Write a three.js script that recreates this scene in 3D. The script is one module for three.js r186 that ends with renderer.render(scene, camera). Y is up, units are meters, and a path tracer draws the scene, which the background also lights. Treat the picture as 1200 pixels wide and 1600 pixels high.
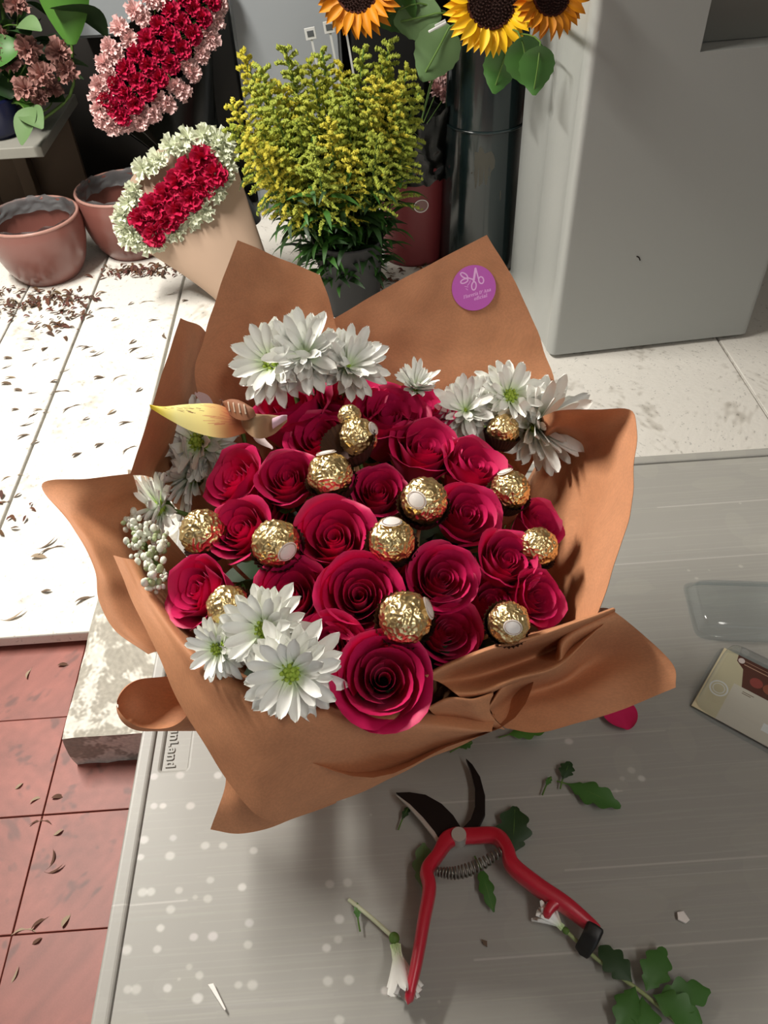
import * as THREE from 'three';
import { mergeGeometries, mergeVertices } from 'three/addons/utils/BufferGeometryUtils.js';
import { RoundedBoxGeometry } from 'three/addons/geometries/RoundedBoxGeometry.js';
import { TextGeometry } from 'three/addons/geometries/TextGeometry.js';
import { FontLoader } from 'three/addons/loaders/FontLoader.js';
import { RectAreaLightUniformsLib } from 'three/addons/lights/RectAreaLightUniformsLib.js';
import { createNoise3D } from 'simplex-noise';

// ---------------------------------------------------------------- camera, light, exposure (metres, y up, floor at y = 0)
const scene = new THREE.Scene();
const camera = new THREE.PerspectiveCamera(66.0, 1200 / 1600, 0.02, 30);
camera.position.set(0, 1.37, 0);
camera.up.set(0.06737, 0.70611, -0.70488);
camera.lookAt(0.013824, 1.37 - 0.707087, -0.707002);
const renderer = new THREE.WebGLRenderer({ antialias: true });
renderer.toneMapping = THREE.LinearToneMapping;
renderer.toneMappingExposure = 1.62;
renderer.shadowMap.enabled = true;
RectAreaLightUniformsLib.init();
scene.background = new THREE.Color(0.30, 0.33, 0.36);          // overcast daylight outside the shop door behind the camera
// the shop's ceiling lamps: [x, y, z, width, length, intensity, colour]
const LAMPS = [
  [-1.25, 2.42, -1.58, 0.16, 1.20, 108, 0xfff9f0, 'long white tube lamp on the ceiling above the flower pots'],
  [0.75, 2.62, 0.75, 0.16, 1.20, 11, 0xfffaf4, 'long white tube lamp on the ceiling above the shop entrance'],
];

// ---------------------------------------------------------------- helpers
function mulberry(a) { return () => { a |= 0; a = a + 0x6D2B79F5 | 0; let t = Math.imul(a ^ a >>> 15, 1 | a); t = t + Math.imul(t ^ t >>> 7, 61 | t) ^ t; return ((t ^ t >>> 14) >>> 0) / 4294967296; }; }
const rnd = mulberry(20240611), rr = (a, b) => a + (b - a) * rnd();
const noise3 = createNoise3D(mulberry(77));
const V = (a) => new THREE.Vector3(a[0], a[1], a[2]);
const lerp = (a, b, t) => a + (b - a) * t, clamp = (x, a, b) => Math.min(b, Math.max(a, x));
const taken = new Map();
function numbered(n) { const k = taken.get(n) ?? 0; taken.set(n, k + 1); return k ? n + '_' + String(k).padStart(3, '0') : n; }
function shadows(o) { o.traverse((c) => { if (c.isMesh) { c.castShadow = true; c.receiveShadow = true; } }); return o; }
function tag(o, label, category, group, kind) {
  if (label) o.userData.label = label;
  if (category) o.userData.category = category;
  if (group) o.userData.group = group;
  if (kind) o.userData.kind = kind;
  return o;
}
function thing(name, label, category, pos = [0, 0, 0], group) {
  const o = new THREE.Group(); o.name = numbered(name); scene.add(o); o.position.set(pos[0], pos[1], pos[2]);
  return tag(o, label, category, group);
}
function solo(name, geo, mat, label, category, group) { const o = new THREE.Mesh(geo, mat); o.name = numbered(name); scene.add(o); return tag(o, label, category, group); }
function part(name, geo, mat, parent, label) { const m = new THREE.Mesh(geo, mat); m.name = name; parent.add(m); if (label) m.userData.label = label; return m; }
function struct(name, geo, mat, label, category) { const o = new THREE.Mesh(geo, mat); o.name = numbered(name); scene.add(o); return tag(o, label, category, null, 'structure'); }
function copy(proto, name, label, group) { const o = proto.clone(); o.name = numbered(name); scene.add(o); o.userData = { ...proto.userData }; return tag(o, label, null, group); }
const merge = (list) => mergeGeometries(list.map((g) => { g = g.index ? g.toNonIndexed() : g; for (const k of Object.keys(g.attributes)) if (!['position', 'normal', 'uv'].includes(k)) g.deleteAttribute(k); return g; }));
function box(w, h, d, x, y, z) { const g = new THREE.BoxGeometry(w, h, d); g.translate(x, y, z); return g; }
function rbox(w, h, d, r, x, y, z) { const g = new RoundedBoxGeometry(w, h, d, 3, r); g.translate(x, y, z); return g; }
// box with uv in metres
function mbox(x0, x1, y0, y1, z0, z1, r = 0) {
  const g = r ? new RoundedBoxGeometry(x1 - x0, y1 - y0, z1 - z0, 2, r) : new THREE.BoxGeometry(x1 - x0, y1 - y0, z1 - z0);
  g.translate((x0 + x1) / 2, (y0 + y1) / 2, (z0 + z1) / 2); return metreUV(g);
}
function metreUV(g) {
  const p = g.attributes.position, n = g.attributes.normal, uv = new Float32Array(p.count * 2);
  for (let i = 0; i < p.count; i++) {
    const ax = Math.abs(n.getX(i)), ay = Math.abs(n.getY(i)), az = Math.abs(n.getZ(i));
    if (ay >= ax && ay >= az) { uv[2 * i] = p.getX(i); uv[2 * i + 1] = p.getZ(i); }
    else if (ax >= az) { uv[2 * i] = p.getZ(i); uv[2 * i + 1] = p.getY(i); } else { uv[2 * i] = p.getX(i); uv[2 * i + 1] = p.getY(i); }
  }
  g.setAttribute('uv', new THREE.BufferAttribute(uv, 2)); return g;
}
function grid(nu, nv, fn) {                                     // fn(u, v) -> [x, y, z, s?, t?]
  const pos = [], uv = [], idx = [];
  for (let j = 0; j <= nv; j++) for (let i = 0; i <= nu; i++) { const q = fn(i / nu, j / nv); pos.push(q[0], q[1], q[2]); uv.push(q[3] ?? i / nu, q[4] ?? j / nv); }
  for (let j = 0; j < nv; j++) for (let i = 0; i < nu; i++) { const a = j * (nu + 1) + i, b = a + 1, c = a + nu + 1, d = c + 1; idx.push(a, b, d, a, d, c); }
  const g = new THREE.BufferGeometry();
  g.setAttribute('position', new THREE.Float32BufferAttribute(pos, 3)); g.setAttribute('uv', new THREE.Float32BufferAttribute(uv, 2)); g.setIndex(idx); g.computeVertexNormals(); return g;
}
function tube(pts, r, seg = 12, rad = 6) { return new THREE.TubeGeometry(new THREE.CatmullRomCurve3(pts.map(V)), seg, r, rad, false); }
// swept bar with rounded rectangular section; pts [x,y,z], widths [across, tall] at each point, flat in the xz plane
function bar(pts, widths, seg = 24, pow = 3.2) {
  const c = new THREE.CatmullRomCurve3(pts.map(V), false, 'centripetal'), n = 12;
  const geo = grid(n, seg, (u, v) => {
    const p = c.getPoint(v), t = c.getTangent(v); t.y = 0; t.normalize(); const sx = -t.z, sz = t.x, f = v * (widths.length - 1), i = Math.min(widths.length - 2, Math.floor(f)), k = f - i;
    const w = lerp(widths[i][0], widths[i + 1][0], k) / 2, h = lerp(widths[i][1], widths[i + 1][1], k) / 2, a = u * Math.PI * 2, ca = Math.cos(a), sa = Math.sin(a);
    const end = Math.sqrt(clamp(Math.min(v, 1 - v) * seg / 1.2, 0, 1)) * 0.999 + 0.001;
    const X = Math.sign(ca) * Math.pow(Math.abs(ca), 2 / pow) * w * end, Y = Math.sign(sa) * Math.pow(Math.abs(sa), 2 / pow) * h * end;
    return [p.x + sx * X, p.y + Y, p.z + sz * X];
  });
  return geo;
}
function cr(p0, p1, p2, p3, t) { const a = t * t, b = a * t; return 0.5 * (2 * p1 + (p2 - p0) * t + (2 * p0 - 5 * p1 + 4 * p2 - p3) * a + (3 * p1 - p0 - 3 * p2 + p3) * b); }
function spline(list, f) {                                      // Catmull-Rom through a list of points, f in 0..1, ends reflected
  const n = list.length - 1, s = clamp(f, 0, 1) * n, i = Math.min(n - 1, Math.floor(s)), t = s - i, out = [0, 0, 0];
  const P1 = list[i], P2 = list[i + 1];
  for (let k = 0; k < 3; k++) { const p0 = i > 0 ? list[i - 1][k] : 2 * P1[k] - P2[k], p3 = i + 2 <= n ? list[i + 2][k] : 2 * P2[k] - P1[k]; out[k] = cr(p0, P1[k], P2[k], p3, t); }
  return out;
}
function surfaceOf(rows) { return (u, v) => spline(rows.map((r) => spline(r, u)), v); }
// textures
function dataTex(w, h, fn, srgb = true, repeat) {
  const d = new Uint8Array(w * h * 4);
  for (let y = 0; y < h; y++) for (let x = 0; x < w; x++) { const c = fn(x / w, y / h, x, y), i = (y * w + x) * 4; for (let k = 0; k < 3; k++) d[i + k] = clamp(Array.isArray(c) ? c[k] : c, 0, 255); d[i + 3] = 255; }
  const t = new THREE.DataTexture(d, w, h); t.wrapS = t.wrapT = THREE.RepeatWrapping; t.magFilter = THREE.LinearFilter; if (srgb) t.colorSpace = THREE.SRGBColorSpace; if (repeat) t.repeat.set(repeat, repeat); t.needsUpdate = true; return t;
}
// noise that tiles over u, v in 0..1
function tn(u, v, f, o = 0) { const a = u * 2 * Math.PI, b = v * 2 * Math.PI, r = f / (2 * Math.PI); return noise3(Math.cos(a) * r + o, Math.sin(a) * r + 0.7 * Math.cos(b) * r, Math.sin(b) * r * 1.1 + o * 1.7); }
function canvasTex(w, h, draw) { const c = document.createElement('canvas'); c.width = w; c.height = h; draw(c.getContext('2d'), w, h); const t = new THREE.CanvasTexture(c); t.colorSpace = THREE.SRGBColorSpace; return t; }
const DS = THREE.DoubleSide;
const std = (color, rough = 0.6, o = {}) => new THREE.MeshStandardMaterial({ color, roughness: rough, side: DS, ...o });
const phys = (color, rough, o = {}) => new THREE.MeshPhysicalMaterial({ color, roughness: rough, side: DS, ...o });

// ---------------------------------------------------------------- materials
const kraftTex = dataTex(512, 512, (u, v) => { const n = 1 + 0.018 * tn(u, v, 9, 3) + 0.03 * tn(u, v, 60, 1) + 0.05 * (rnd() - 0.5); return [198 * n, 138 * n, 98 * n]; });
kraftTex.repeat.set(6, 6);
const slabTex = dataTex(1024, 1024, (u, v) => {
  const a = tn(u, v, 5, 9), b = tn(u, v, 14, 2), c = tn(u, v, 45, 5), d = tn(u, v, 120, 8);
  const dirt = clamp((a * 0.5 + b * 0.35 + c * 0.35 - 0.3) * 1.1, 0, 1), grit = clamp((d + c * 0.5 - 0.75) * 3, 0, 1) * 0.5, k = 1 - 0.26 * dirt - 0.3 * grit + 0.03 * (rnd() - 0.5);
  return [232 * k, 229 * k * (1 - 0.02 * dirt), 221 * k * (1 - 0.05 * dirt)];
});
slabTex.repeat.set(0.9, 0.9);
const blockTex = dataTex(512, 512, (u, v) => {
  const a = tn(u, v, 6, 1), b = tn(u, v, 18, 4), c = tn(u, v, 60, 6), paint = clamp((a * 0.7 + b * 0.6 + c * 0.3 + 0.15) * 2.2, 0, 1), k = 1 + 0.06 * c + 0.05 * (rnd() - 0.5);
  return [lerp(172, 222, paint) * k, lerp(167, 219, paint) * k, lerp(155, 208, paint) * k];
});
blockTex.repeat.set(1.5, 1.5);
const bumpTex = dataTex(512, 512, (u, v) => 128 + 60 * tn(u, v, 20, 2) + 40 * tn(u, v, 70, 7), false);
const tileTex = dataTex(512, 512, (u, v) => { const n = 1 + 0.07 * tn(u, v, 7, 6) + 0.05 * tn(u, v, 30, 2) + 0.05 * (rnd() - 0.5), s = clamp((tn(u, v, 11, 8) + tn(u, v, 40, 3) * 0.5 - 0.6) * 2, 0, 1) * 0.22; return [142 * n * (1 - s), 82 * n * (1 - s * 0.8), 72 * n * (1 - s * 0.7)]; });
tileTex.repeat.set(1.3, 1.3);
const M = {
  kraft: std(0xffffff, 0.72, { map: kraftTex, name: 'kraft_paper' }),
  tan: std(0xb59b86, 0.75, { name: 'tan_wrap' }),
  rose: phys(new THREE.Color(0.63, 0.009, 0.108), 0.55, { sheen: 0.6, sheenColor: new THREE.Color(0.9, 0.14, 0.3), sheenRoughness: 0.5, name: 'rose_petal' }),
  white: phys(0xfafbf5, 0.6, { vertexColors: true, name: 'white_petal' }),
  pinkPetal: phys(0xefc9c6, 0.65, { name: 'pink_petal' }),
  peach: std(0xa57a72, 0.75, { name: 'dusty_pink_petal' }),
  redPetal: phys(0xc20f47, 0.65, { name: 'red_petal' }),
  creamPetal: phys(0xe3e8d0, 0.6, { name: 'cream_petal' }),
  stem: std(0x55762f, 0.6, { name: 'stem' }),
  leaf: phys(0x3d6b2a, 0.5, { name: 'leaf' }),
  darkLeaf: std(0x1f3d17, 0.55, { name: 'dark_leaf' }),
  freshLeaf: std(0x4c7d2c, 0.5, { name: 'bright_leaf' }),
  greyLeaf: std(0x5d7a4c, 0.7, { name: 'grey_leaf' }),
  disc: std(0xa9c24a, 0.8, { name: 'green_disc' }),
  gold: new THREE.MeshStandardMaterial({ color: new THREE.Color(0.93, 0.72, 0.36), metalness: 1, roughness: 0.3, name: 'gold_foil' }),
  cup: std(0x3a1c12, 0.7, { name: 'brown_paper_cup' }),
  sticker: std(0xf0ebe6, 0.45, { name: 'white_sticker' }),
  print: std(0xb49a86, 0.5, { name: 'sticker_print' }),
  black: phys(0x151514, 0.45, { name: 'black_plastic' }),
  blackGloss: phys(0x10110f, 0.22, { name: 'black_foil' }),
  red: phys(0xbe1430, 0.38, { clearcoat: 0.4, clearcoatRoughness: 0.3, name: 'red_enamel' }),
  steelDark: std(0x2b2625, 0.42, { metalness: 0.75, name: 'dark_steel' }),
  steel: std(0xcfcdc6, 0.35, { metalness: 0.55, name: 'bright_steel' }),
  spring: std(0x8d897f, 0.4, { metalness: 0.9, name: 'spring_steel' }),
  slab: std(0xffffff, 0.8, { map: slabTex, bumpMap: bumpTex, bumpScale: 0.0015, name: 'white_painted_board' }),
  block: std(0xffffff, 0.85, { map: blockTex, bumpMap: bumpTex, bumpScale: 0.003, name: 'rough_block' }),
  tile: std(0xffffff, 0.5, { map: tileTex, name: 'red_tile' }),
  grout: std(0x7a463c, 0.9, { name: 'grout' }),
  wall: std(0x8e8d88, 0.85, { name: 'wall_paint' }),
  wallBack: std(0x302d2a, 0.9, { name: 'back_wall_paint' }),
  ceiling: std(0xd8d5cc, 0.9, { name: 'ceiling_paint' }),
  debris: std(0x6b5a4a, 0.9, { name: 'dry_leaf' }),
  debrisPale: std(0x9c8a74, 0.9, { name: 'pale_dry_leaf' }),
  debrisRed: std(0x5e4234, 0.9, { name: 'brown_dry_leaf' }),
  pot: phys(0x83524a, 0.32, { clearcoat: 0.5, clearcoatRoughness: 0.3, name: 'glazed_pot' }),
  potLip: phys(0xb0857a, 0.35, { name: 'pot_lip' }),
  soil: std(0x4a3a2c, 0.95, { name: 'potting_soil' }),
  liner: phys(0xb4babd, 0.2, { transmission: 0.75, name: 'clear_liner' }),
  fridge: phys(0xa6a9a6, 0.34, { name: 'fridge_enamel' }),
  fridgeDark: std(0x777871, 0.5, { name: 'recess_grey' }),
};

// ---------------------------------------------------------------- the room
const font = await new FontLoader().loadAsync('fonts/droid/droid_sans_bold.typeface.json');
const X0 = -2.6, X1 = 2.2, Z0 = -3.45, Z1 = 2.6, CH = 2.75, WT = 0.15;
{
  const fl = struct('floor', mbox(X0 - WT, X1 + WT, -0.12, -0.004, Z0 - WT, Z1 + WT), M.grout, 'red tiled shop floor beside the grey table', 'floor');
  const tg = metreUV(new RoundedBoxGeometry(0.1982, 0.012, 0.1982, 1, 0.0014));
  const tiles = [0, 1, 2, 3].map((k) => { const g = tg.clone(), u = g.attributes.uv; for (let i = 0; i < u.count; i++) u.setXY(i, u.getX(i) + 0.31 * k + 0.1, u.getY(i) + 0.23 * k); return g; });
  for (let i = -9; i < 14; i++) for (let j = -5; j < 12; j++) {
    const x = -0.632 + 0.2 * i + 0.1, z = -0.456 + 0.2 * j - 0.1;
    if (x < X0 || x > X1 || z > 1.6 || (x > 0.9 && z < 0.2 && z > -0.6)) continue;
    const t = part('floor_tile', tiles[(i * 7 + j * 3 + 70) % 4], M.tile, fl); t.position.set(x, -0.0055 + 0.0006 * ((i * 5 + j * 11 + 99) % 3), z);
  }
  struct('ceiling', mbox(X0 - WT, X1 + WT, CH, CH + WT, Z0 - WT, Z1 + WT), M.ceiling, 'pale ceiling of the flower shop', 'ceiling');
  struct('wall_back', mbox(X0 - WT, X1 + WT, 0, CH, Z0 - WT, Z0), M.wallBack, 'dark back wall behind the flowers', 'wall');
  struct('wall_left', mbox(X0 - WT, X0, 0, CH, Z0, Z1), M.wall, 'grey wall on the left of the shop', 'wall');
  struct('wall_right', mbox(X1, X1 + WT, 0, CH, Z0, Z1), M.wall, 'grey wall on the right of the shop', 'wall');
  const wf = struct('wall_front', mbox(X0 - WT, -1.3, 0, CH, Z1, Z1 + WT), M.wall, 'grey wall around the open shop entrance', 'wall');
  part('wall_pier', mbox(1.4, X1 + WT, 0, CH, Z1, Z1 + WT), M.wall, wf); part('lintel', mbox(-1.3, 1.4, 2.35, CH, Z1, Z1 + WT), M.wall, wf);
}
for (const [x, y, z, w, l, power, color, label] of LAMPS) {
  const t = thing('ceiling_lamp', label, 'lamp', [x, y, z]);
  part('housing', rbox(w + 0.05, 0.06, l + 0.06, 0.012, 0, 0.1, 0), std(0xe4e2dc, 0.5), t);
  part("bracket", box(0.05, 0.10 + CH - y - 0.2, 0.3, 0, 0.1 + (CH - y - 0.1) / 2, 0), std(0xd0cec8, 0.5), t);
  const g = new THREE.CapsuleGeometry(0.016, l - 0.06, 4, 12); g.rotateX(Math.PI / 2); g.translate(0, 0.045, 0);
  part('tube', g, std(0xffffff, 0.4, { emissive: color, emissiveIntensity: 5 }), t);
  const a = new THREE.RectAreaLight(color, power, w, l); a.position.set(x, y + 0.02, z); a.lookAt(x, 0, z); scene.add(a);
}

// raised platform of white painted boards that carries the pots and the fridge
{
  const H = 0.045;
  const boards = [[-2.3, -1.385, -1.03], [-1.38, -1.135, -1.03], [-1.129, -0.898, -1.03], [-0.892, -0.6, -1.03], [-0.592, -0.2, -1.5], [-0.195, 0.42, -1.03], [0.425, 1.05, -1.03], [1.055, 1.9, -1.03]];
  const pf = thing('platform', 'low white painted board platform under the pots and fridge', 'platform'); pf.userData.kind = 'structure';
  part('joist', mbox(-2.28, 1.88, 0.0, 0.012, -3.2, -1.06), M.black, pf);
  boards.forEach(([a, b, f], i) => { const g = mbox(a, b, 0.012, H - 0.0012 * (i % 2), -3.2, f, 0.005), u = g.attributes.uv; for (let k = 0; k < u.count; k++) u.setXY(k, u.getX(k) + i * 0.37, u.getY(k) + i * 0.21); part('board', g, M.slab, pf); });
  // rough kerb block lying in front of the platform
  const g = new THREE.BoxGeometry(0.40, 0.095, 0.74, 20, 5, 36);
  const p = g.attributes.position;
  for (let i = 0; i < p.count; i++) { const x = p.getX(i), y = p.getY(i), z = p.getZ(i), n = noise3(x * 14, y * 14, z * 14) * 0.0025 + noise3(x * 50, y * 50, z * 50) * 0.0012; const e = Math.max(Math.abs(x) / 0.2, 0) > 0.98 && Math.abs(y) > 0.045 ? -0.004 : 0; p.setXYZ(i, x * (1 + n) + Math.sign(x) * e, y > -0.045 ? y + n + e * 0.5 : y, z + n); }
  g.computeVertexNormals(); metreUV(g);
  const k = solo('kerb_block', g, M.block, 'chipped white painted concrete block jutting over the red tiles', 'block'); k.position.set(-0.393, 0.0475, -0.752 - 0.37);
}

// ---------------------------------------------------------------- grey plastic table
const TT = 0.73;
const tableTex = canvasTex(2048, 1024, (c, w, h) => {
  const W = 1.70, D = 0.76, X = (x) => (x + 0.26) / W * w, Y = (z) => (z + 0.74) / D * h, r = mulberry(5);
  c.fillStyle = 'rgb(158,157,151)'; c.fillRect(0, 0, w, h);
  for (let i = 0; i < 5200; i++) { const y = r() * h, x = r() * w, l = 20 + r() * 260, b = r() < 0.5; c.fillStyle = b ? 'rgba(150,149,143,0.10)' : 'rgba(205,204,198,0.09)'; c.fillRect(x, y, l, 1); }
  for (let i = 0; i < 400; i++) { c.fillStyle = r() < 0.5 ? 'rgba(150,148,140,0.05)' : 'rgba(205,204,200,0.05)'; c.beginPath(); c.ellipse(r() * w, r() * h, 10 + r() * 60, 5 + r() * 25, 0, 0, 7); c.fill(); }
  const dot = (x, z, s, a) => { for (let k = 3; k > 0; k--) { c.fillStyle = 'rgba(232,231,226,' + (a / 3) + ')'; c.beginPath(); c.ellipse(X(x), Y(z), s * (0.7 + 0.2 * k), s * (0.6 + 0.2 * k), r(), 0, 7); c.fill(); } };
  const dots = [[-0.2062, 0.73, -0.335], [-0.1833, 0.73, -0.3345], [-0.2022, 0.73, -0.3082], [-0.1945, 0.73, -0.3077], [-0.171, 0.73, -0.3059], [-0.2063, 0.73, -0.2798], [-0.1822, 0.73, -0.2796], [-0.155, 0.73, -0.2713], [-0.1403, 0.73, -0.2702], [-0.115, 0.73, -0.2643], [-0.2067, 0.73, -0.2658], [-0.1828, 0.73, -0.2651], [-0.1481, 0.73, -0.2436], [-0.1224, 0.73, -0.2364], [-0.2007, 0.73, -0.2381], [-0.1942, 0.73, -0.2381], [-0.1721, 0.73, -0.2375], [-0.1487, 0.73, -0.2297], [-0.1768, 0.73, -0.2237], [-0.1151, 0.73, -0.2097], [-0.1828, 0.73, -0.2108], [-0.1566, 0.73, -0.2027], [-0.1421, 0.73, -0.2022], [-0.1151, 0.73, -0.1946], [-0.2062, 0.73, -0.1973], [-0.1831, 0.73, -0.1962], [-0.1494, 0.73, -0.1764], [-0.2007, 0.73, -0.1708], [-0.1946, 0.73, -0.1704], [-0.1718, 0.73, -0.1697], [-0.1492, 0.73, -0.1617], [-0.1204, 0.73, -0.1683], [-0.1101, 0.73, -0.1676], [-0.0535, 0.73, -0.2339], [-0.0395, 0.73, -0.2339], [-0.0465, 0.73, -0.2077], [-0.0477, 0.73, -0.1935], [-0.0563, 0.73, -0.1884], [-0.0402, 0.73, -0.1662], [-0.0555, 0.73, -0.1664], [-0.0476, 0.73, -0.1415], [-0.0143, 0.73, -0.1575], [0.1588, 0.73, -0.3401], [0.2058, 0.73, -0.3093], [0.2123, 0.73, -0.3013], [-0.1502, 0.73, -0.3319]];
  for (const [x, , z] of dots) dot(x, z, 3.0 + 1.3 * r(), 0.35 + 0.4 * r());
  for (let i = 0; i < 60; i++) dot(-0.2 + r() * 1.4, -0.7 + r() * 0.6, 1 + r() * 2.0, 0.3);
  c.strokeStyle = 'rgba(222,221,215,0.4)';
  for (let i = 0; i < 46; i++) { const x = r() * w, y = r() * h, l = 40 + r() * 420; c.lineWidth = 0.6 + r() * 1.2; c.beginPath(); c.moveTo(x, y); c.lineTo(x + l, y + (r() - 0.5) * (r() < 0.75 ? 4 : 160)); c.stroke(); }
});
tableTex.flipY = false;
{
  const x0 = -0.223, x1 = 1.42, z0 = -0.705, z1 = 0.0;
  const t = thing('folding_table', 'grey plastic folding table with scuffed top under the rose bouquet', 'table', [0, 0, 0]);
  const mat = std(0xffffff, 0.42, { map: tableTex, name: 'grey_table_plastic' });
  const sh = new THREE.Shape(), R = 0.03;
  const rect = (s, a, b, c, d, r) => { s.moveTo(a + r, c); s.lineTo(b - r, c); s.quadraticCurveTo(b, c, b, c + r); s.lineTo(b, d - r); s.quadraticCurveTo(b, d, b - r, d); s.lineTo(a + r, d); s.quadraticCurveTo(a, d, a, d - r); s.lineTo(a, c + r); s.quadraticCurveTo(a, c, a + r, c); };
  rect(sh, x0, x1, -z1, -z0, R);                        // shape y is minus world z
  const rec = [-0.2010, -0.1785, 0.3405, 0.432];       // recess for the moulded name: x0 x1 and -z range
  const ho = new THREE.Path(); rect(ho, rec[0], rec[1], rec[2], rec[3], 0.002); sh.holes.push(ho);
  const g = new THREE.ExtrudeGeometry(sh, { depth: 0.034, bevelEnabled: true, bevelThickness: 0.003, bevelSize: 0.003, bevelOffset: -0.003, bevelSegments: 3, curveSegments: 6 });
  g.rotateX(-Math.PI / 2); g.translate(0, TT - 0.0385, 0);
  const tuv = (gg) => { const p = gg.attributes.position, u = new Float32Array(p.count * 2); for (let i = 0; i < p.count; i++) { u[2 * i] = (p.getX(i) + 0.26) / 1.70; u[2 * i + 1] = (p.getZ(i) + 0.74) / 0.76; } gg.setAttribute('uv', new THREE.BufferAttribute(u, 2)); return gg; };
  const top = part('table_top', tuv(g), mat, t);
  // raised lip around the edge
  const lip = new THREE.Shape(); rect(lip, x0, x1, -z1, -z0, R); const lh = new THREE.Path(); rect(lh, x0 + 0.013, x1 - 0.013, -z1 + 0.013, -z0 - 0.013, R * 0.7); lip.holes.push(lh);
  const lg = new THREE.ExtrudeGeometry(lip, { depth: 0.0015, bevelEnabled: true, bevelThickness: 0.0018, bevelSize: 0.003, bevelOffset: -0.003, bevelSegments: 3, curveSegments: 6 }); lg.rotateX(-Math.PI / 2); lg.translate(0, TT - 0.002, 0);
  part('edge_lip', tuv(lg), mat, t);
  const nameplate = part('name_recess', tuv(box(rec[1] - rec[0], 0.004, rec[3] - rec[2], (rec[0] + rec[1]) / 2, TT - 0.006, -(rec[2] + rec[3]) / 2)), mat, top);
  const tg = new TextGeometry('SunLand', { font, size: 0.0078, depth: 0.0012, curveSegments: 4, bevelEnabled: true, bevelSize: 0.0002, bevelThickness: 0.0002, bevelSegments: 1 });
  tg.rotateX(-Math.PI / 2); tg.rotateY(-Math.PI / 2); tg.computeBoundingBox(); const bb = tg.boundingBox;
  tg.scale(1, 1, 0.046 / (bb.max.z - bb.min.z)); tg.computeBoundingBox();
  tg.translate(rec[0] + 0.003 - tg.boundingBox.min.x, TT - 0.0043, -rec[2] - 0.003 - tg.boundingBox.max.z);
  part('moulded_lettering', tuv(tg), mat, nameplate, 'raised moulded lettering reading SunLand');
  const fm = std(0x5c5d5b, 0.45, { metalness: 0.6 });
  for (const x of [-0.12, 1.3]) { for (const y of [0.66, 0.12]) part('leg_frame', box(0.028, 0.028, 0.6, x, y, -0.35), fm, t); for (const z of [-0.63, -0.07]) part('leg', merge([box(0.028, 0.68, 0.028, x, 0.346, z), rbox(0.034, 0.02, 0.034, 0.004, x, 0.0105, z)]), fm, t); }
  for (const z of [-0.6, -0.1]) part('side_rail', box(1.5, 0.03, 0.02, 0.6, 0.678, z), fm, t);
}

// ---------------------------------------------------------------- bloom builders (unit: one bloom, base at the origin, facing up)
const BC = [-0.0109, -0.3750];                                          // bouquet axis x, z
function petalSheet(o) {                                        // one rose petal, o: R radius, H height, y0, half (angle), lip, curl, imb
  return grid(10, 9, (a, v) => {
    const u = a * 2 - 1, s = 0.55 + 0.45 * Math.sqrt(v), ang = u * o.half * s;
    const edge = Math.pow(Math.abs(u), 3.2), top = o.H * (1 - 0.2 * edge + 0.05 * Math.pow(Math.max(0, 1 - Math.abs(u) * 2.2), 2) * (o.tip ?? 0));
    const bell = o.b0 + (1 - o.b0) * Math.pow(Math.sin(v * Math.PI / 2), 0.85);
    let r = o.R * bell * (1 + o.imb * u) + o.lip * Math.pow(v, 5) * (1 - 0.35 * edge) - 0.05 * o.R * Math.pow(v, 2) * (1 - u * u) * (o.cup ?? 0);
    const y = o.y0 + (top - o.y0) * v - o.curl * Math.pow(v, 9) * (1 - 0.4 * edge) + 0.0006 * Math.sin(u * 7 + o.seed) * v;
    r += 0.0005 * Math.sin(u * 5 + v * 4 + o.seed * 3) * v;
    return [r * Math.cos(ang), y, r * Math.sin(ang)];
  });
}
function roseHead(seed, open = 1) {                             // head of radius about 0.0275, height 0.05
  const g = new THREE.Group(), r = mulberry(seed);
  // rolled heart: one petal wound as a spiral
  const core = grid(44, 6, (a, v) => { const th = a * Math.PI * 4.6, rad = 0.0024 + 0.0052 * a; const q = rad * (0.8 + 0.25 * v); return [q * Math.cos(th), 0.012 + (0.0285 + 0.0035 * a - 0.001 * Math.sin(th * 2)) * v, q * Math.sin(th)]; });
  part('rolled_heart', core, M.rose, g);
  let phase = r() * 6.3;
  const ring = (n, R, H, half, lip, curl, imb, b0, tip) => { for (let i = 0; i < n; i++) { const p = part('petal', petalSheet({ R: R * (0.97 + 0.06 * r()), H: H * (0.98 + 0.04 * r()), y0: 0.004, half, lip: lip * (0.7 + 0.6 * r()), curl: curl * (0.6 + 0.8 * r()), imb, b0, tip, seed: r() * 9 }), M.rose, g); p.rotation.y = phase + i * Math.PI * 2 / n + 0.15 * (r() - 0.5); } phase += 2.1 + r(); };
  ring(3, 0.0100, 0.0430, 1.35, 0.0008, 0.0004, 0.12, 0.4, 0.3);
  ring(3, 0.0142, 0.0470, 1.3, 0.0018, 0.0012, 0.12, 0.4, 0.3);
  ring(3, 0.0186 * open, 0.0495, 1.35, 0.0034, 0.0026, 0.11, 0.42, 0.9);
  ring(4, 0.0226 * open, 0.0485, 1.15, 0.0055, 0.0058, 0.08, 0.42, 1.4);
  // calyx with five sepals
  const parts = [new THREE.SphereGeometry(0.0062, 10, 6)];
  for (let k = 0; k < 5; k++) { const s = grid(4, 5, (a, v) => { const w = 0.0045 * Math.sin(Math.PI * (0.25 + 0.75 * v)) * (a * 2 - 1); return [0.006 + 0.016 * Math.sin(v * 1.4), 0.001 + 0.012 * v * v, w]; }); s.rotateY(k * 1.2566); parts.push(s); }
  part('calyx', merge(parts), M.leaf, g);
  return g;
}
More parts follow.
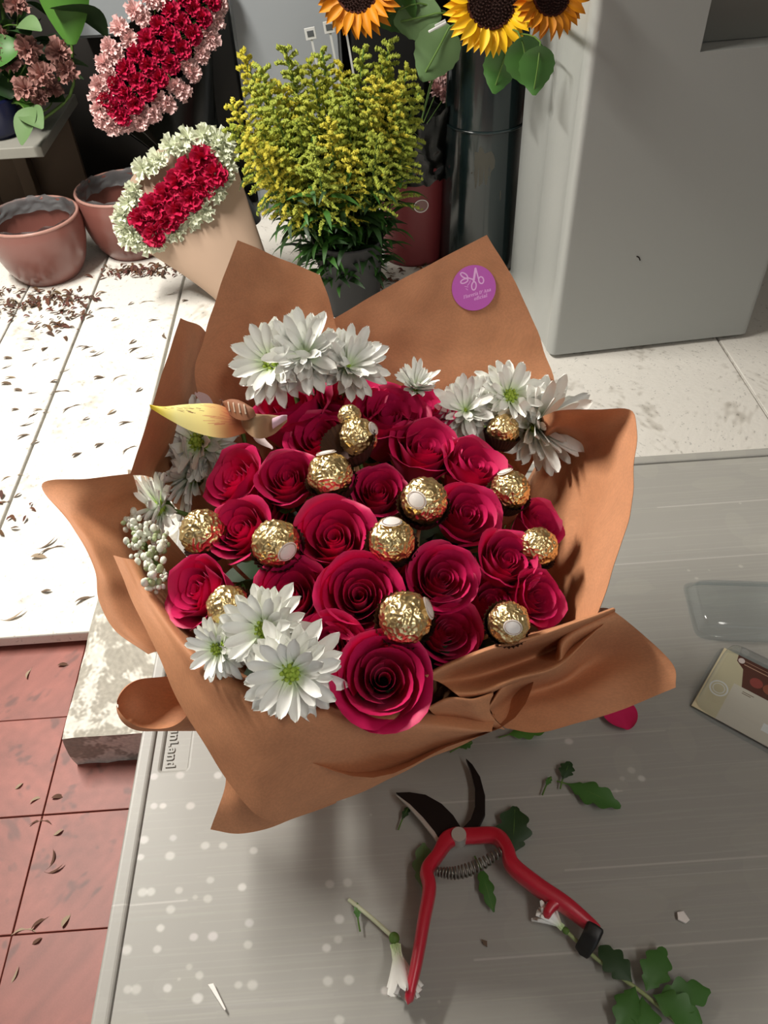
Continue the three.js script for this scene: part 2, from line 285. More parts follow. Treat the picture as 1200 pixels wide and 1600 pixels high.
const roses = [roseHead(3), roseHead(11, 1.04), roseHead(29, 0.97), roseHead(41, 1.0)];
// strap petal of a chrysanthemum: length 1 along +x, width w, bends upward by `lift`
function strap(L, W, lift, cupD, droop, green = 0.5) {
  const g = grid(4, 9, (a, v) => {
    const u = a * 2 - 1, w = W * (0.38 + 0.62 * Math.sin(Math.min(1, v * 1.35) * Math.PI / 2)) * Math.sqrt(Math.max(0.015, 1 - Math.pow(v, 6))) / 2;
    return [L * v, L * (lift * v - droop * v * v * v) + cupD * W * u * u, u * w];
  });
  const n = g.attributes.position.count, col = new Float32Array(n * 3);
  for (let i = 0; i < n; i++) { const t = clamp(1 - g.attributes.uv.getY(i) * 2.0, 0, 1) * green; col[3 * i] = lerp(1, 0.55, t); col[3 * i + 1] = lerp(1, 0.86, t); col[3 * i + 2] = lerp(1, 0.16, t); }
  g.setAttribute('color', new THREE.BufferAttribute(col, 3)); return g;
}
function mumHead(seed, mat, discMat, closed = 0, green = 0.7, open = false) { // white chrysanthemum, radius about 0.03
  const g = new THREE.Group(), r = mulberry(seed);
  const layers = [[19, 0.031, 0.0092, 0.10 + closed, 0.12, 0], [17, 0.027, 0.0086, 0.45 + closed, 0.10, 0.003], [14, 0.021, 0.0076, 0.85 + closed, 0.08, 0.005], [10, 0.013, 0.005, 1.3 + closed, 0.05, 0.006]];
  if (open) layers.pop();
  for (const [n, L, W, lift, droop, y] of layers) {
    const kinds = [0, 1, 2].map((k) => strap(L * (0.9 + 0.1 * k), W * (0.92 + 0.08 * k), lift * (0.85 + 0.15 * k), 0.28, droop * (0.6 + 0.5 * k), green));
    const ph = r() * 6;
    for (let i = 0; i < n; i++) { const p = part('petal', kinds[Math.floor(r() * 3)], mat, g); p.position.y = y; p.rotation.order = 'YXZ'; p.rotation.y = ph + i * Math.PI * 2 / n + 0.16 * (r() - 0.5); p.rotation.x = 0.3 * (r() - 0.5); p.rotation.z = 0.18 * (r() - 0.5); }
  }
  const bits = [new THREE.SphereGeometry(0.0068, 12, 8, 0, 6.3, 0, 1.7)]; bits[0].scale(open ? 1.35 : 1, open ? 1.1 : 0.75, open ? 1.35 : 1); bits[0].translate(0, 0.004, 0);
  for (let k = 0; k < 26; k++) { const a = k * 2.4, q = 0.0066 * Math.sqrt(k / 26), b = new THREE.SphereGeometry(0.0011, 5, 4); b.scale(open ? 1.5 : 1, open ? 1.5 : 1, open ? 1.5 : 1); b.translate(q * (open ? 1.4 : 1) * Math.cos(a), (open ? 0.0118 : 0.0092) - 60 * q * q, q * (open ? 1.4 : 1) * Math.sin(a)); bits.push(b); }
  part('disc', merge(bits), discMat, g);
  const cal = new THREE.ConeGeometry(0.009, 0.01, 10); cal.rotateX(Math.PI); cal.translate(0, -0.004, 0); part('calyx', cal, M.stem, g);
  return g;
}
const mums = [mumHead(2, M.white, M.disc, 0, 0.8, true), mumHead(8, M.white, M.disc, 0.35, 0.55), mumHead(15, M.white, M.disc, 0.9, 0.5)];
function bellHead(seed, mat, spread) {                            // half closed bloom, petals along the axis
  const g = new THREE.Group(), r = mulberry(seed), k3 = [0, 1, 2].map((k) => strap(0.030 * (0.88 + 0.12 * k), 0.0092, 0.05, 0.35, 0.05, 0.5));
  for (let i = 0; i < 16; i++) { const p = part('petal', k3[i % 3], mat, g); p.rotation.order = 'YXZ'; p.rotation.y = i * 2.39996; p.rotation.z = 1.5 - spread * Math.sqrt((i + 1) / 16) + 0.1 * (r() - 0.5); p.position.y = 0.003; }
  const cal = new THREE.SphereGeometry(0.0036, 12, 8); cal.scale(1, 1.1, 1); part('calyx', cal, M.stem, g); return g;
}
// foil wrapped chocolate ball, radius 0.0165, base at the origin
function foilBall(seed) {
  const g = mergeVertices(new THREE.IcosahedronGeometry(1, 26).deleteAttribute('uv').deleteAttribute('normal')), p = g.attributes.position;
  for (let i = 0; i < p.count; i++) {
    const x = p.getX(i), y = p.getY(i), z = p.getZ(i), o = seed * 5.3;
    const rid = (f, q) => 1 - Math.abs(noise3(x * f + o + q, y * f - o, z * f + q));
    const d = 0.05 * Math.pow(rid(1.5, 0), 3) + 0.055 * Math.pow(rid(2.7, 3), 2.5) + 0.011 * Math.pow(rid(5.2, 7), 2) + 0.02 * noise3(x * 1.4 + o, y * 1.4, z * 1.4);
    const k = 0.0158 * (0.93 + d); p.setXYZ(i, x * k, y * k + 0.0165, z * k);
  }
  g.computeVertexNormals(); return g;
}
function chocolate(seed, stickerTilt, stickerTurn, cup = true) {
  const g = new THREE.Group();
  part('foil', foilBall(seed), M.gold, g);
  if (stickerTilt !== null) {                                  // oval paper seal that follows the ball
    const cap = (rx, ry, R) => { const q = grid(20, 5, (a, v) => { const th = a * Math.PI * 2, X = rx * v * Math.cos(th), Z = ry * v * Math.sin(th), Y = Math.sqrt(Math.max(0, R * R - X * X - Z * Z)); return [X, Y, Z]; }); q.rotateZ(-stickerTilt); q.rotateY(stickerTurn); q.translate(0, 0.0165, 0); return q; };
    const s = part('paper_seal', cap(0.0058, 0.0072, 0.0171), M.sticker, g, 'white oval paper seal');
    const inner = new THREE.TorusGeometry(1, 0.05, 5, 24); inner.rotateX(Math.PI / 2); inner.scale(0.0048, 0.0035, 0.0062); inner.translate(0, 0.01645, 0); inner.rotateZ(-stickerTilt); inner.rotateY(stickerTurn); inner.translate(0, 0.0165, 0);
    part('seal_ring', inner, M.print, s);
  }
  if (cup) part('paper_cup', grid(96, 4, (a, v) => { const th = a * Math.PI * 2, fl = 0.0008 * Math.cos(th * 32) * v, R = 0.0105 + 0.0078 * v + fl; return v < 0.26 ? [R * (v / 0.26) * Math.cos(th), -0.0012, R * (v / 0.26) * Math.sin(th)] : [R * Math.cos(th), -0.0012 + 0.0135 * (v - 0.25) / 0.75, R * Math.sin(th)]; }), M.cup, g, 'fluted dark brown paper cup');
  return g;
}
const UP = new THREE.Vector3(0, 1, 0);
let stemCount = 0;
function place(g, p, n, s, spin) {                               // bloom so that its local up is n
  g.quaternion.setFromUnitVectors(UP, n); g.rotateY(spin); g.scale.setScalar(s); g.position.copy(p); g.updateMatrixWorld(true); return g;
}
function footStem(g, name, r, mat) {                             // stem from the bloom's base down through the wrap to the table
  const k = stemCount++, a = k * 2.39996, q = 0.034 * Math.sqrt((k % 60 + 0.5) / 60), foot = new THREE.Vector3(BC[0] + q * Math.cos(a), TT + 0.003, BC[1] + q * Math.sin(a));
  const mid = new THREE.Vector3(BC[0] + 1.4 * q * Math.cos(a), TT + 0.07, BC[1] + 1.4 * q * Math.sin(a));
  const base = g.position.clone(), dn = new THREE.Vector3(0, -0.02, 0).applyQuaternion(g.quaternion).add(base);
  const pts = [base, dn, mid, foot].map((w) => g.worldToLocal(w.clone()).toArray());
  part(name, tube(pts, r / g.scale.x, 10, 5), mat, g);
}
function faceUp(p, lean, k = 1) { return new THREE.Vector3(((p[0] - BC[0]) * 3.0 + lean[0]) * k, 1, (p[2] - BC[1]) * (p[2] < BC[1] ? 0.6 : 1.6) * k + 0.22 + lean[1]).normalize(); }
function outward(p, k, extra = [0, 0]) { return new THREE.Vector3((p[0] - BC[0]) * k + extra[0], 1, (p[2] - BC[1]) * k + extra[1]).normalize(); }

// ---------------------------------------------------------------- the roses of the bouquet: [x, y, z, diameter] of the open top, lean [x, z], variant, where it is
const roseList = [
  [[-0.029, 0.9835, -0.3715, 0.0513], [0, 0.12], 0, 'fully open crimson rose in the middle of the bouquet'],
  [[-0.0128, 0.9781, -0.3212, 0.0483], [0, 0.2], 1, 'crimson rose directly below the middle rose, left of a gold chocolate'],
  [[-0.0001, 0.9639, -0.2657, 0.0548], [0, 0.15], 2, 'largest crimson rose at the front edge of the bouquet'],
  [[0.0451, 0.9734, -0.3351, 0.0421], [0, 0.15], 3, 'crimson rose with dark heart between two right-hand gold chocolates'],
  [[0.0931, 0.964, -0.3567, 0.0404], [0, 0.0], 0, 'crimson rose overlapping the rightmost gold chocolate'],
  [[0.0697, 0.9698, -0.3975, 0.0422], [0, 0.1], 1, 'crimson rose between two gold chocolates on the upper right'],
  [[0.0054, 0.9812, -0.4152, 0.0388], [0, 0.15], 2, 'small crimson rose with round dark heart above the middle'],
  [[0.0468, 0.9686, -0.4795, 0.0506], [0, -0.05], 3, 'wide crimson rose in front of the right white chrysanthemums'],
  [[0.0179, 0.9764, -0.5155, 0.0585], [0, -0.05], 0, 'crimson rose at the back right of the small foil knot'],
  [[-0.0161, 0.9764, -0.5402, 0.0568], [0, -0.1], 1, 'crimson rose at the back edge behind the foil knot'],
  [[-0.0645, 0.9749, -0.5404, 0.0622], [-0.05, -0.15], 2, 'crimson rose at the back left below white chrysanthemums'],
  [[-0.0435, 0.9686, -0.4969, 0.0453], [-0.1, 0.1], 3, 'crimson rose seen from the side beside the brown ribbed cup'],
  [[-0.0631, 0.9759, -0.443, 0.0413], [0.1, 0.1], 0, 'half closed crimson rose left of the upper gold chocolate'],
  [[-0.1122, 0.9583, -0.466, 0.0482], [-0.35, 0.05], 1, 'crimson rose leaning left under the yellow streaked bloom'],
  [[-0.0988, 0.9724, -0.3949, 0.0445], [-0.1, 0.15], 2, 'crimson rose between two gold chocolates on the left'],
  [[-0.1301, 0.9587, -0.3514, 0.0454], [-0.3, 0.1], 3, 'crimson rose at the left rim of the bouquet'],
  [[-0.0601, 0.9699, -0.3337, 0.0437], [0, 0.1], 0, 'dark crimson rose just behind the front white chrysanthemums'],
  [[0.0462, 0.949, -0.3079, 0.0385], [0.1, 0.15], 1, 'shaded crimson rose left of the lower right gold chocolate'],
  [[0.1285, 0.9448, -0.4082, 0.0355], [0.25, 0], 2, 'shaded crimson rose at the right rim beside the kraft paper'],
  [[0.1104, 0.9501, -0.3304, 0.0354], [0.2, 0.2], 3, 'shaded crimson rose at the lower right rim of the bouquet'],
  [[0.087, 0.9576, -0.4649, 0.0495], [0.1, -0.1], 0, 'crimson rose below the right white chrysanthemums'],
  [[-0.0341, 0.9617, -0.2925, 0.0386], [-0.05, 0.2], 1, 'crimson rose half hidden right of the front white chrysanthemums'],
  [[0.0506, 0.963, -0.5403, 0.0501], [0.1, -0.2], 2, 'small crimson rose at the back beside white petals'],
  [[0.0221, 0.9496, -0.3528, 0.0391], [0, 0.1], 3, 'sunken crimson rose under the middle gold chocolates'],
  [[-0.0919, 0.9372, -0.4495, 0.0425], [0, 0.1], 0, 'sunken crimson rose left of the middle rose'],
  [[0.078, 0.9428, -0.3364, 0.0369], [0, 0.1], 1, 'sunken crimson rose above the lower right gold chocolate'],
  [[-0.041, 0.9408, -0.2738, 0.0339], [0, 0.2], 2, 'sunken crimson rose at the front rim under white petals'],
];
roseList.forEach(([q, lean, kind, label], i) => {
  const s = q[3] / 0.0475, n = faceUp(q, lean), o = copy(roses[kind], 'rose', label, 'roses in the bouquet');
  tag(o, label, 'rose', 'roses in the bouquet');
  place(o, V(q).addScaledVector(n, -0.048 * s), n, s, i * 1.7); footStem(o, 'stem', 0.0028, M.stem);
});
// ---------------------------------------------------------------- foil chocolates: top point and diameter, facing, seal tilt / turn (radians, null = not in view)
const chocList = [
  [[-0.0072, 0.9925, -0.4585, 0.0297], 'gold foil chocolate in a ribbed brown cup near the back', 0.85, 5.9, [0.15, -0.1]],
  [[-0.029, 0.9884, -0.423, 0.0337], 'bright gold foil chocolate above the middle rose, seal on top', 0.42, 1.75, [0, 0]],
  [[0.0361, 0.9864, -0.3922, 0.0339], 'gold foil chocolate with white seal low on its left side', 0.75, 4.0, [0, 0.2]],
  [[0.011, 0.9865, -0.356, 0.0318], 'gold foil chocolate right of the middle rose, seal on top', 0.42, 1.6, [0, 0.2]],
  [[-0.0666, 0.9831, -0.364, 0.0336], 'bright gold foil chocolate left of the middle rose', 1.15, 5.4, [0, 0.2]],
  [[-0.1242, 0.9586, -0.4029, 0.0354], 'gold foil chocolate half hidden at the left rim', null, 0, [-0.2, 0]],
  [[-0.098, 0.9676, -0.3251, 0.0292], 'gold foil chocolate above the front white chrysanthemums', null, 0, [0, 0.2]],
  [[0.0154, 0.9771, -0.2991, 0.0342], 'gold foil chocolate above the largest front rose', 1.05, 0.2, [0, 0.2]],
  [[0.08, 0.9696, -0.2953, 0.0272], 'gold foil chocolate at the lower right beside the folded paper', 0.45, 4.4, [0, 0.3]],
  [[0.1146, 0.9534, -0.371, 0.029], 'rightmost gold foil chocolate behind a rose', null, 0, [0.2, 0]],
  [[0.103, 0.9625, -0.4214, 0.0305], 'gold foil chocolate below the right white chrysanthemums', 0.7, 2.3, [0, 0.1]],
  [[0.1143, 0.9438, -0.5143, 0.0281], 'gold foil chocolate tucked between the right white chrysanthemums', null, 0, [0, 0]],
  [[-0.0129, 1.0008, -0.474, 0.0184], 'small twisted gold foil knot at the back of the bouquet', null, 0, [0, 0.1]],
];
chocList.forEach(([q, label, tilt, turn, lean], i) => {
  const s = q[3] / 0.0325, n = outward(q, 2.2, lean), o = thing('foil_chocolate', label, 'chocolate', [0, 0, 0], 'gold foil chocolates in the bouquet');
  for (const c of [...chocolate(i, tilt, turn, i !== 12).children]) o.add(c);
  n.y = Math.max(n.y, 0.6); n.normalize();
  place(o, V(q).addScaledVector(n, -0.0165 * s), n, s, 0);
  if (i === 0) { const c = o.children.find((m) => m.name === 'paper_cup'); c.rotation.z = 0.35; c.rotation.x = 0.3; c.scale.set(1.25, 1.3, 1.25); c.position.set(-0.004, 0.004, 0.006); }
  footStem(o, 'skewer', 0.0016, std(0xc8a878, 0.7));
});
// ---------------------------------------------------------------- white chrysanthemums
const mumList = [
  [[-0.0737, 1.0091, -0.54, 0.0589], 0, [-0.2, 0.5], 'white chrysanthemum at the back left against brown paper'],
  [[-0.0462, 1.0154, -0.5402, 0.0534], 1, [0.0, 0.35], 'white chrysanthemum at the back, leftmost pair, upright petals'],
  [[-0.0116, 1.0018, -0.54, 0.05], 1, [0.3, 0.2], 'white chrysanthemum with pink tipped petal in the back middle'],
  [[-0.1494, 0.9321, -0.5403, 0.0661], 0, [-0.3, 0.45], 'white chrysanthemum with yellow heart under the yellow bloom'],
  [[-0.1635, 0.906, -0.5271, 0.059], 1, [-0.5, 0.1], 'white chrysanthemum left of the leaning rose'],
  [[-0.1853, 0.9081, -0.4865, 0.0532], 1, [-0.6, 0.3], 'white chrysanthemum at the left edge above small buds'],
  [[0.086, 0.9479, -0.5402, 0.0487], 1, [-0.35, 0.25], 'white chrysanthemum left of the tucked gold chocolate'],
  [[0.124, 0.9599, -0.5401, 0.0514], 0, [0, 0.35], 'white chrysanthemum behind the tucked gold chocolate'],
  [[0.1491, 0.9333, -0.5307, 0.0713], 1, [0.15, 0.6], 'wide white chrysanthemum at the right back rim'],
  [[-0.105, 0.9591, -0.2984, 0.0349], 0, [-0.5, 0.5], 'small white chrysanthemum at the front left rim'],
  [[-0.0731, 0.9731, -0.3003, 0.0471], 0, [-0.1, 0.4], 'white chrysanthemum with green heart, upper one at the front'],
  [[-0.0557, 0.9681, -0.2702, 0.0509], 0, [0, 0.5], 'white chrysanthemum with green heart, lowest at the front rim'],
  [[0.043, 0.9756, -0.5403, 0.0269], 2, [0, -0.1], 'small white chrysanthemum peeking behind the back roses'],
];
mumList.forEach(([q, kind, lean, label], i) => {
  const s = q[3] / 0.049, n = faceUp(q, [lean[0] * 1.2, lean[1] + 0.25], 1.0), o = copy(mums[kind], 'white_chrysanthemum', label, 'white chrysanthemums in the bouquet');
  tag(o, label, 'flower', 'white chrysanthemums in the bouquet'); place(o, V(q).addScaledVector(n, -0.010 * s), n, s, i * 1.1); footStem(o, 'stem', 0.0022, M.stem);
});
// cluster of small greenish white buds on the left rim
{
  const b0 = V([-0.1807, 0.9228, -0.4297]), o = thing('bud_cluster', 'cluster of small greenish white buds at the left rim', 'flower', b0.toArray());
  const bud = new THREE.SphereGeometry(1, 8, 6), r = mulberry(9), m = std(0xe6eadb, 0.7), m2 = std(0xa3b183, 0.7);
  const spots = [[-0.1949, 0.9233, -0.4552], [-0.1701, 0.9408, -0.422], [-0.1807, 0.9408, -0.4131], [-0.1625, 0.9465, -0.3965], [-0.1691, 0.9441, -0.3899], [-0.1562, 0.9496, -0.3747], [-0.1779, 0.9424, -0.428], [-0.1617, 0.9397, -0.4123], [-0.1558, 0.946, -0.3689]];
  for (const s of spots) for (let k = 0; k < 16; k++) { const q = part('bud', bud, r() < 0.8 ? m : m2, o); q.position.set(s[0] - b0.x + (r() - 0.5) * 0.014, s[1] - b0.y + (r() - 0.5) * 0.014, s[2] - b0.z + (r() - 0.5) * 0.014); const z = 0.0013 + r() * 0.0015; q.scale.set(z, z * 1.3, z); q.rotation.set(r() * 3, r() * 3, 0); }
  o.updateMatrixWorld(true); footStem(o, 'stem', 0.0024, M.stem);
}
// yellow streaked bloom with tan petals
{
  const c = V([-0.1094, 0.957, -0.5403]), o = thing('streaked_bloom', 'yellow streaked bloom with tan folded petals at the left rim', 'flower', c.toArray());
  const L = (p) => [p[0] - c.x, p[1] - c.y, p[2] - c.z];
  const yt = canvasTex(256, 128, (k, w, h) => {
    k.fillStyle = 'rgb(246,226,92)'; k.fillRect(0, 0, w, h);
    const g = k.createLinearGradient(0, 0, w, 0); g.addColorStop(0, 'rgba(255,222,50,1)'); g.addColorStop(0.35, 'rgba(255,244,160,1)'); g.addColorStop(0.62, 'rgba(255,236,150,1)'); g.addColorStop(0.85, 'rgba(219,140,96,1)'); g.addColorStop(1, 'rgba(196,120,88,1)'); k.fillStyle = g; k.fillRect(0, 0, w, h);
    const r = mulberry(4); k.strokeStyle = 'rgba(92,46,20,0.85)'; for (let i = 0; i < 26; i++) { const x = 40 + r() * 110, y = 14 + r() * 40; k.lineWidth = 1.6; k.beginPath(); k.moveTo(x, y); k.lineTo(x + 8 + r() * 10, y + 3); k.stroke(); }
    k.strokeStyle = 'rgba(188,66,60,0.6)'; for (let i = 0; i < 24; i++) { const x = 150 + r() * 70, y = r() * 90; k.lineWidth = 1.4; k.beginPath(); k.moveTo(x, y); k.lineTo(x + 26, y + (64 - y) * 0.25); k.stroke(); }
  });
  const spine = [[-0.1576, 1.022, -0.4721], [-0.1448, 1.02, -0.4673], [-0.1279, 1.015, -0.4658], [-0.1081, 1.009, -0.4675], [-0.0928, 0.998, -0.4751]].map(L), wid = [0.0005, 0.0055, 0.012, 0.0145, 0.007];
  part('yellow_petal', grid(24, 8, (u, v) => { const p = spline(spine, u), w = spline(wid.map((q) => [q, 0, 0]), u)[0], s = v * 2 - 1; return [p[0] + s * w * 0.15, p[1] + 0.003 * (1 - s * s) - 0.35 * w * s, p[2] + s * w * 0.95, u, 1 - v]; }), phys(0xffffff, 0.55, { map: yt, name: 'yellow_streaked_petal' }), o, 'yellow pointed petal with dark dashes');
  const tanM = std(0xb08f6e, 0.7), brown = std(0x8d5a3c, 0.7), rib = std(0xcfb79f, 0.7);
  const s2 = [[-0.1076, 0.9857, -0.5117], [-0.0834, 1.0113, -0.4576], [-0.0719, 0.9976, -0.4734], [-0.0614, 0.9919, -0.4858]].map(L), w2 = [0.004, 0.010, 0.009, 0.0015];
  part('tan_petal', grid(18, 8, (u, v) => { const p = spline(s2, u), w = spline(w2.map((q) => [q, 0, 0]), u)[0], s = v * 2 - 1; return [p[0], p[1] + 0.005 * (1 - s * s) - 0.3 * w * s, p[2] + s * w]; }), tanM, o, 'tan folded petal');
  const bp = [[-0.1073, 1.0086, -0.4851], [-0.0935, 1.019, -0.4669], [-0.0815, 1.0212, -0.4597]].map(L);
  const bm = part('brown_petal', grid(14, 8, (u, v) => { const p = spline(bp, u), w = 0.0095 * Math.sqrt(Math.sin(Math.PI * clamp(u * 0.92 + 0.05, 0, 1))), s = v * 2 - 1; return [p[0] + 0.002 * s, p[1] + 0.004 * (1 - s * s) - 0.25 * w * s, p[2] + s * w]; }), brown, o, 'brown ribbed petal');
  for (let k = 0; k < 4; k++) { const a = spline(bp, 0.2 + k * 0.18); part('rib', tube([[a[0] - 0.001, a[1] + 0.001, a[2] - 0.006], [a[0], a[1] + 0.0046, a[2]], [a[0] + 0.001, a[1] + 0.0015, a[2] + 0.006]], 0.0007, 8, 5), rib, bm); }
  const lil = std(0xd7b3c4, 0.6), s3 = [[-0.0698, 1.0064, -0.4637], [-0.0634, 1.0063, -0.4685], [-0.0596, 1.0035, -0.4741]].map(L);
  part('lilac_tip', grid(10, 6, (u, v) => { const p = spline(s3, u), a = (v - 0.5) * 4.2, w = 0.0048 * Math.sqrt(1 - u * 0.85); return [p[0], p[1] + w * 0.7 * Math.cos(a), p[2] + w * Math.sin(a)]; }), lil, o, 'curled lilac petal tip');
  for (const [a, b, d, w] of [[[-0.0915, 0.9678, -0.5062], [-0.084, 0.975, -0.4821], [-0.0743, 0.9788, -0.4674], 0.0042], [[-0.1306, 0.9657, -0.5402], [-0.1346, 0.9782, -0.5401], [-0.1388, 0.9838, -0.5401], 0.005]]) { const q = [a, b, d].map(L); part('spoon_petal', grid(6, 8, (u, v) => { const p = spline(q, v), s = (u * 2 - 1) * w * Math.sqrt(Math.sin(Math.PI * (0.12 + 0.86 * v))); return [p[0] + s, p[1] + 0.25 * w * (u * 2 - 1) ** 2, p[2]]; }), std(0xe6d3d2, 0.55), o, 'small pale spoon shaped petal'); }
  o.updateMatrixWorld(true); footStem(o, 'stem', 0.002, M.stem);
}
// ---------------------------------------------------------------- kraft paper wrap
{
  const o = thing('bouquet_wrap', 'brown kraft paper wrap around the rose bouquet with a round purple seal', 'wrapping paper', [BC[0], TT, BC[1]]);
  const L = (p) => [p[0] - BC[0], p[1] - TT, p[2] - BC[1]];
  const near = (p, k, h) => [BC[0] + (p[0] - BC[0]) * k, TT + h, BC[1] + (p[2] - BC[1]) * k];   // toward the tied foot of the bouquet
  const surf = {};
  function sheet(name, rows, nu = 36, nv = 30, wr = 0.0012, label) {
    const lr = rows.map((r) => r.map(L)), S = surfaceOf(lr); surf[name] = S;
    let lu = 0, lv = 0; for (let i = 1; i <= 8; i++) { lu += V(S(i / 8, 0.4)).distanceTo(V(S((i - 1) / 8, 0.4))); lv += V(S(0.5, i / 8)).distanceTo(V(S(0.5, (i - 1) / 8))); }
    const g = grid(nu, nv, (u, v) => { const p = S(u, v), n = noise3(p[0] * 22, p[1] * 22, p[2] * 22) * wr; return [p[0] + n, p[1] + n * 0.7, p[2] + n, u * lu, v * lv]; });
    // give the paper its own thickness
    const t = 0.0003, n = g.attributes.normal, p = g.attributes.position, b = g.clone(), q = b.attributes.position;
    for (let i = 0; i < p.count; i++) q.setXYZ(i, p.getX(i) - n.getX(i) * t, p.getY(i) - n.getY(i) * t, p.getZ(i) - n.getZ(i) * t);
    const ix = b.index.array; for (let i = 0; i < ix.length; i += 3) { const k = ix[i]; ix[i] = ix[i + 1]; ix[i + 1] = k; } b.computeVertexNormals();
    return part('paper_sheet', mergeGeometries([g, b]), M.kraft, o, label);
  }
  const foot = (row, k = 0.35, h = 0.09) => row.map((p) => near(p, k, h));
  // back left, tall flap
  let r0 = [[-0.0987, 1.0648, -0.6424], [-0.0768, 1.0537, -0.6398], [-0.0541, 1.0449, -0.6334], [-0.0317, 1.0377, -0.6238]],
    r1 = [[-0.117, 1.0353, -0.6226], [-0.0885, 1.0255, -0.6257], [-0.0561, 1.0164, -0.6192], [-0.0214, 1.0059, -0.6029]],
    r2 = [[-0.1359, 1.0001, -0.5951], [-0.1036, 0.991, -0.6005], [-0.062, 0.9862, -0.5981], [-0.0203, 0.9813, -0.5856]],
    r3 = [[-0.1452, 0.9715, -0.5657], [-0.1071, 0.9588, -0.5744], [-0.0624, 0.9536, -0.5718], [-0.0173, 0.9511, -0.5655]];
  sheet('backLeft', [r0, r1, r2, r3, foot(r3, 0.85, 0.16), foot(r3, 0.35, 0.06)], 36, 40, 0.0012, 'tall back left paper flap');
  // back right, tall pointed flap with the seal
  r0 = [[-0.0262, 1.0005, -0.6103], [0.0228, 1.0177, -0.6289], [0.0745, 1.038, -0.639], [0.1127, 1.0573, -0.6387]]; r1 = [[-0.0246, 0.9815, -0.5958], [0.0314, 0.995, -0.6145], [0.089, 1.014, -0.624], [0.1351, 1.0239, -0.6169]];
  r2 = [[-0.0235, 0.9563, -0.5781], [0.0357, 0.9604, -0.5902], [0.0994, 0.972, -0.596], [0.1567, 0.9811, -0.5855]]; r3 = [[-0.0209, 0.9359, -0.558], [0.0389, 0.9294, -0.5647], [0.1021, 0.9336, -0.5618], [0.1647, 0.9417, -0.5509]];
  sheet('backRight', [r0, r1, r2, r3, foot(r3, 0.8, 0.13), foot(r3, 0.35, 0.06)], 36, 44, 0.001, 'pointed back right paper flap');
  // left back flap
  r0 = [[-0.147, 1.03, -0.5812], [-0.1575, 1.015, -0.5372], [-0.167, 1, -0.4914], [-0.1795, 0.98, -0.4472]]; r1 = [[-0.1403, 0.985, -0.6299], [-0.1519, 0.97, -0.5828], [-0.1643, 0.955, -0.5399], [-0.1812, 0.942, -0.4869]];
  r2 = [[-0.1393, 0.925, -0.645], [-0.1513, 0.92, -0.6118], [-0.1629, 0.915, -0.5622], [-0.1827, 0.91, -0.5097]];
  sheet('leftBack', [r0, r1, r2, foot(r2, 0.75, 0.12), foot(r2)], 36, 36, 0.001, 'narrow left paper flap beside the white boards');
  // left flare
  r0 = [[-0.1811, 0.975, -0.4543], [-0.2201, 0.96, -0.4688], [-0.2681, 0.942, -0.4862], [-0.2354, 0.937, -0.4421], [-0.2113, 0.93, -0.401], [-0.2068, 0.92, -0.378], [-0.1926, 0.912, -0.3553], [-0.1675, 0.905, -0.3374]];
  r1 = [[-0.1826, 0.955, -0.4616], [-0.2114, 0.944, -0.465], [-0.2325, 0.936, -0.457], [-0.2144, 0.932, -0.4243], [-0.1999, 0.926, -0.3958], [-0.193, 0.918, -0.3771], [-0.1811, 0.91, -0.3558], [-0.1623, 0.902, -0.3412]];
  r2 = [[-0.1892, 0.915, -0.4815], [-0.2002, 0.912, -0.4689], [-0.2034, 0.908, -0.454], [-0.1955, 0.905, -0.4335], [-0.1846, 0.902, -0.4116], [-0.1741, 0.898, -0.3883], [-0.1642, 0.892, -0.3676], [-0.1544, 0.885, -0.3542]];
  sheet('left', [r0, r1, r2, foot(r2, 0.75, 0.11), foot(r2)], 64, 40, 0.0014, 'flared left paper corner');
  // big front sheet folded outward over its crest
  r0 = [[-0.1891, 0.952, -0.3922], [-0.1691, 0.942, -0.3502], [-0.1524, 0.933, -0.3187], [-0.139, 0.92, -0.2924], [-0.1241, 0.902, -0.2699], [-0.1049, 0.88, -0.2453], [-0.0894, 0.866, -0.2306], [-0.0724, 0.86, -0.2285], [-0.0462, 0.863, -0.2348], [-0.0048, 0.872, -0.2447], [0.0346, 0.885, -0.2546], [0.0681, 0.898, -0.2612]];
  const rm = [[-0.1816, 0.951, -0.3899], [-0.1594, 0.944, -0.3478], [-0.1403, 0.94, -0.3169], [-0.1255, 0.933, -0.2943], [-0.1112, 0.924, -0.2757], [-0.0934, 0.914, -0.2572], [-0.0749, 0.908, -0.2448], [-0.0513, 0.908, -0.2404], [-0.0259, 0.908, -0.241], [0.0047, 0.91, -0.245], [0.0359, 0.91, -0.251], [0.0671, 0.908, -0.256]];
  r1 = [[-0.1758, 0.944, -0.3937], [-0.1511, 0.942, -0.3487], [-0.1299, 0.944, -0.3158], [-0.1141, 0.945, -0.2961], [-0.1017, 0.944, -0.2842], [-0.0808, 0.943, -0.2719], [-0.0607, 0.942, -0.2627], [-0.0331, 0.94, -0.2563], [-0.0078, 0.938, -0.2528], [0.0157, 0.934, -0.2515], [0.0395, 0.928, -0.2504], [0.0662, 0.918, -0.2509]];
  r2 = [[-0.1775, 0.91, -0.4206], [-0.1541, 0.91, -0.3771], [-0.1323, 0.912, -0.3472], [-0.1159, 0.912, -0.3292], [-0.1013, 0.912, -0.3147], [-0.0807, 0.912, -0.3012], [-0.0587, 0.912, -0.2909], [-0.0331, 0.912, -0.2829], [-0.0065, 0.912, -0.2784], [0.0175, 0.91, -0.2762], [0.0421, 0.906, -0.2752], [0.0702, 0.9, -0.2755]];
  sheet('front', [r0, rm, r1, r2, foot(r2, 0.7, 0.1), foot(r2)], 90, 56, 0.0012, 'broad front paper sheet folded outward');
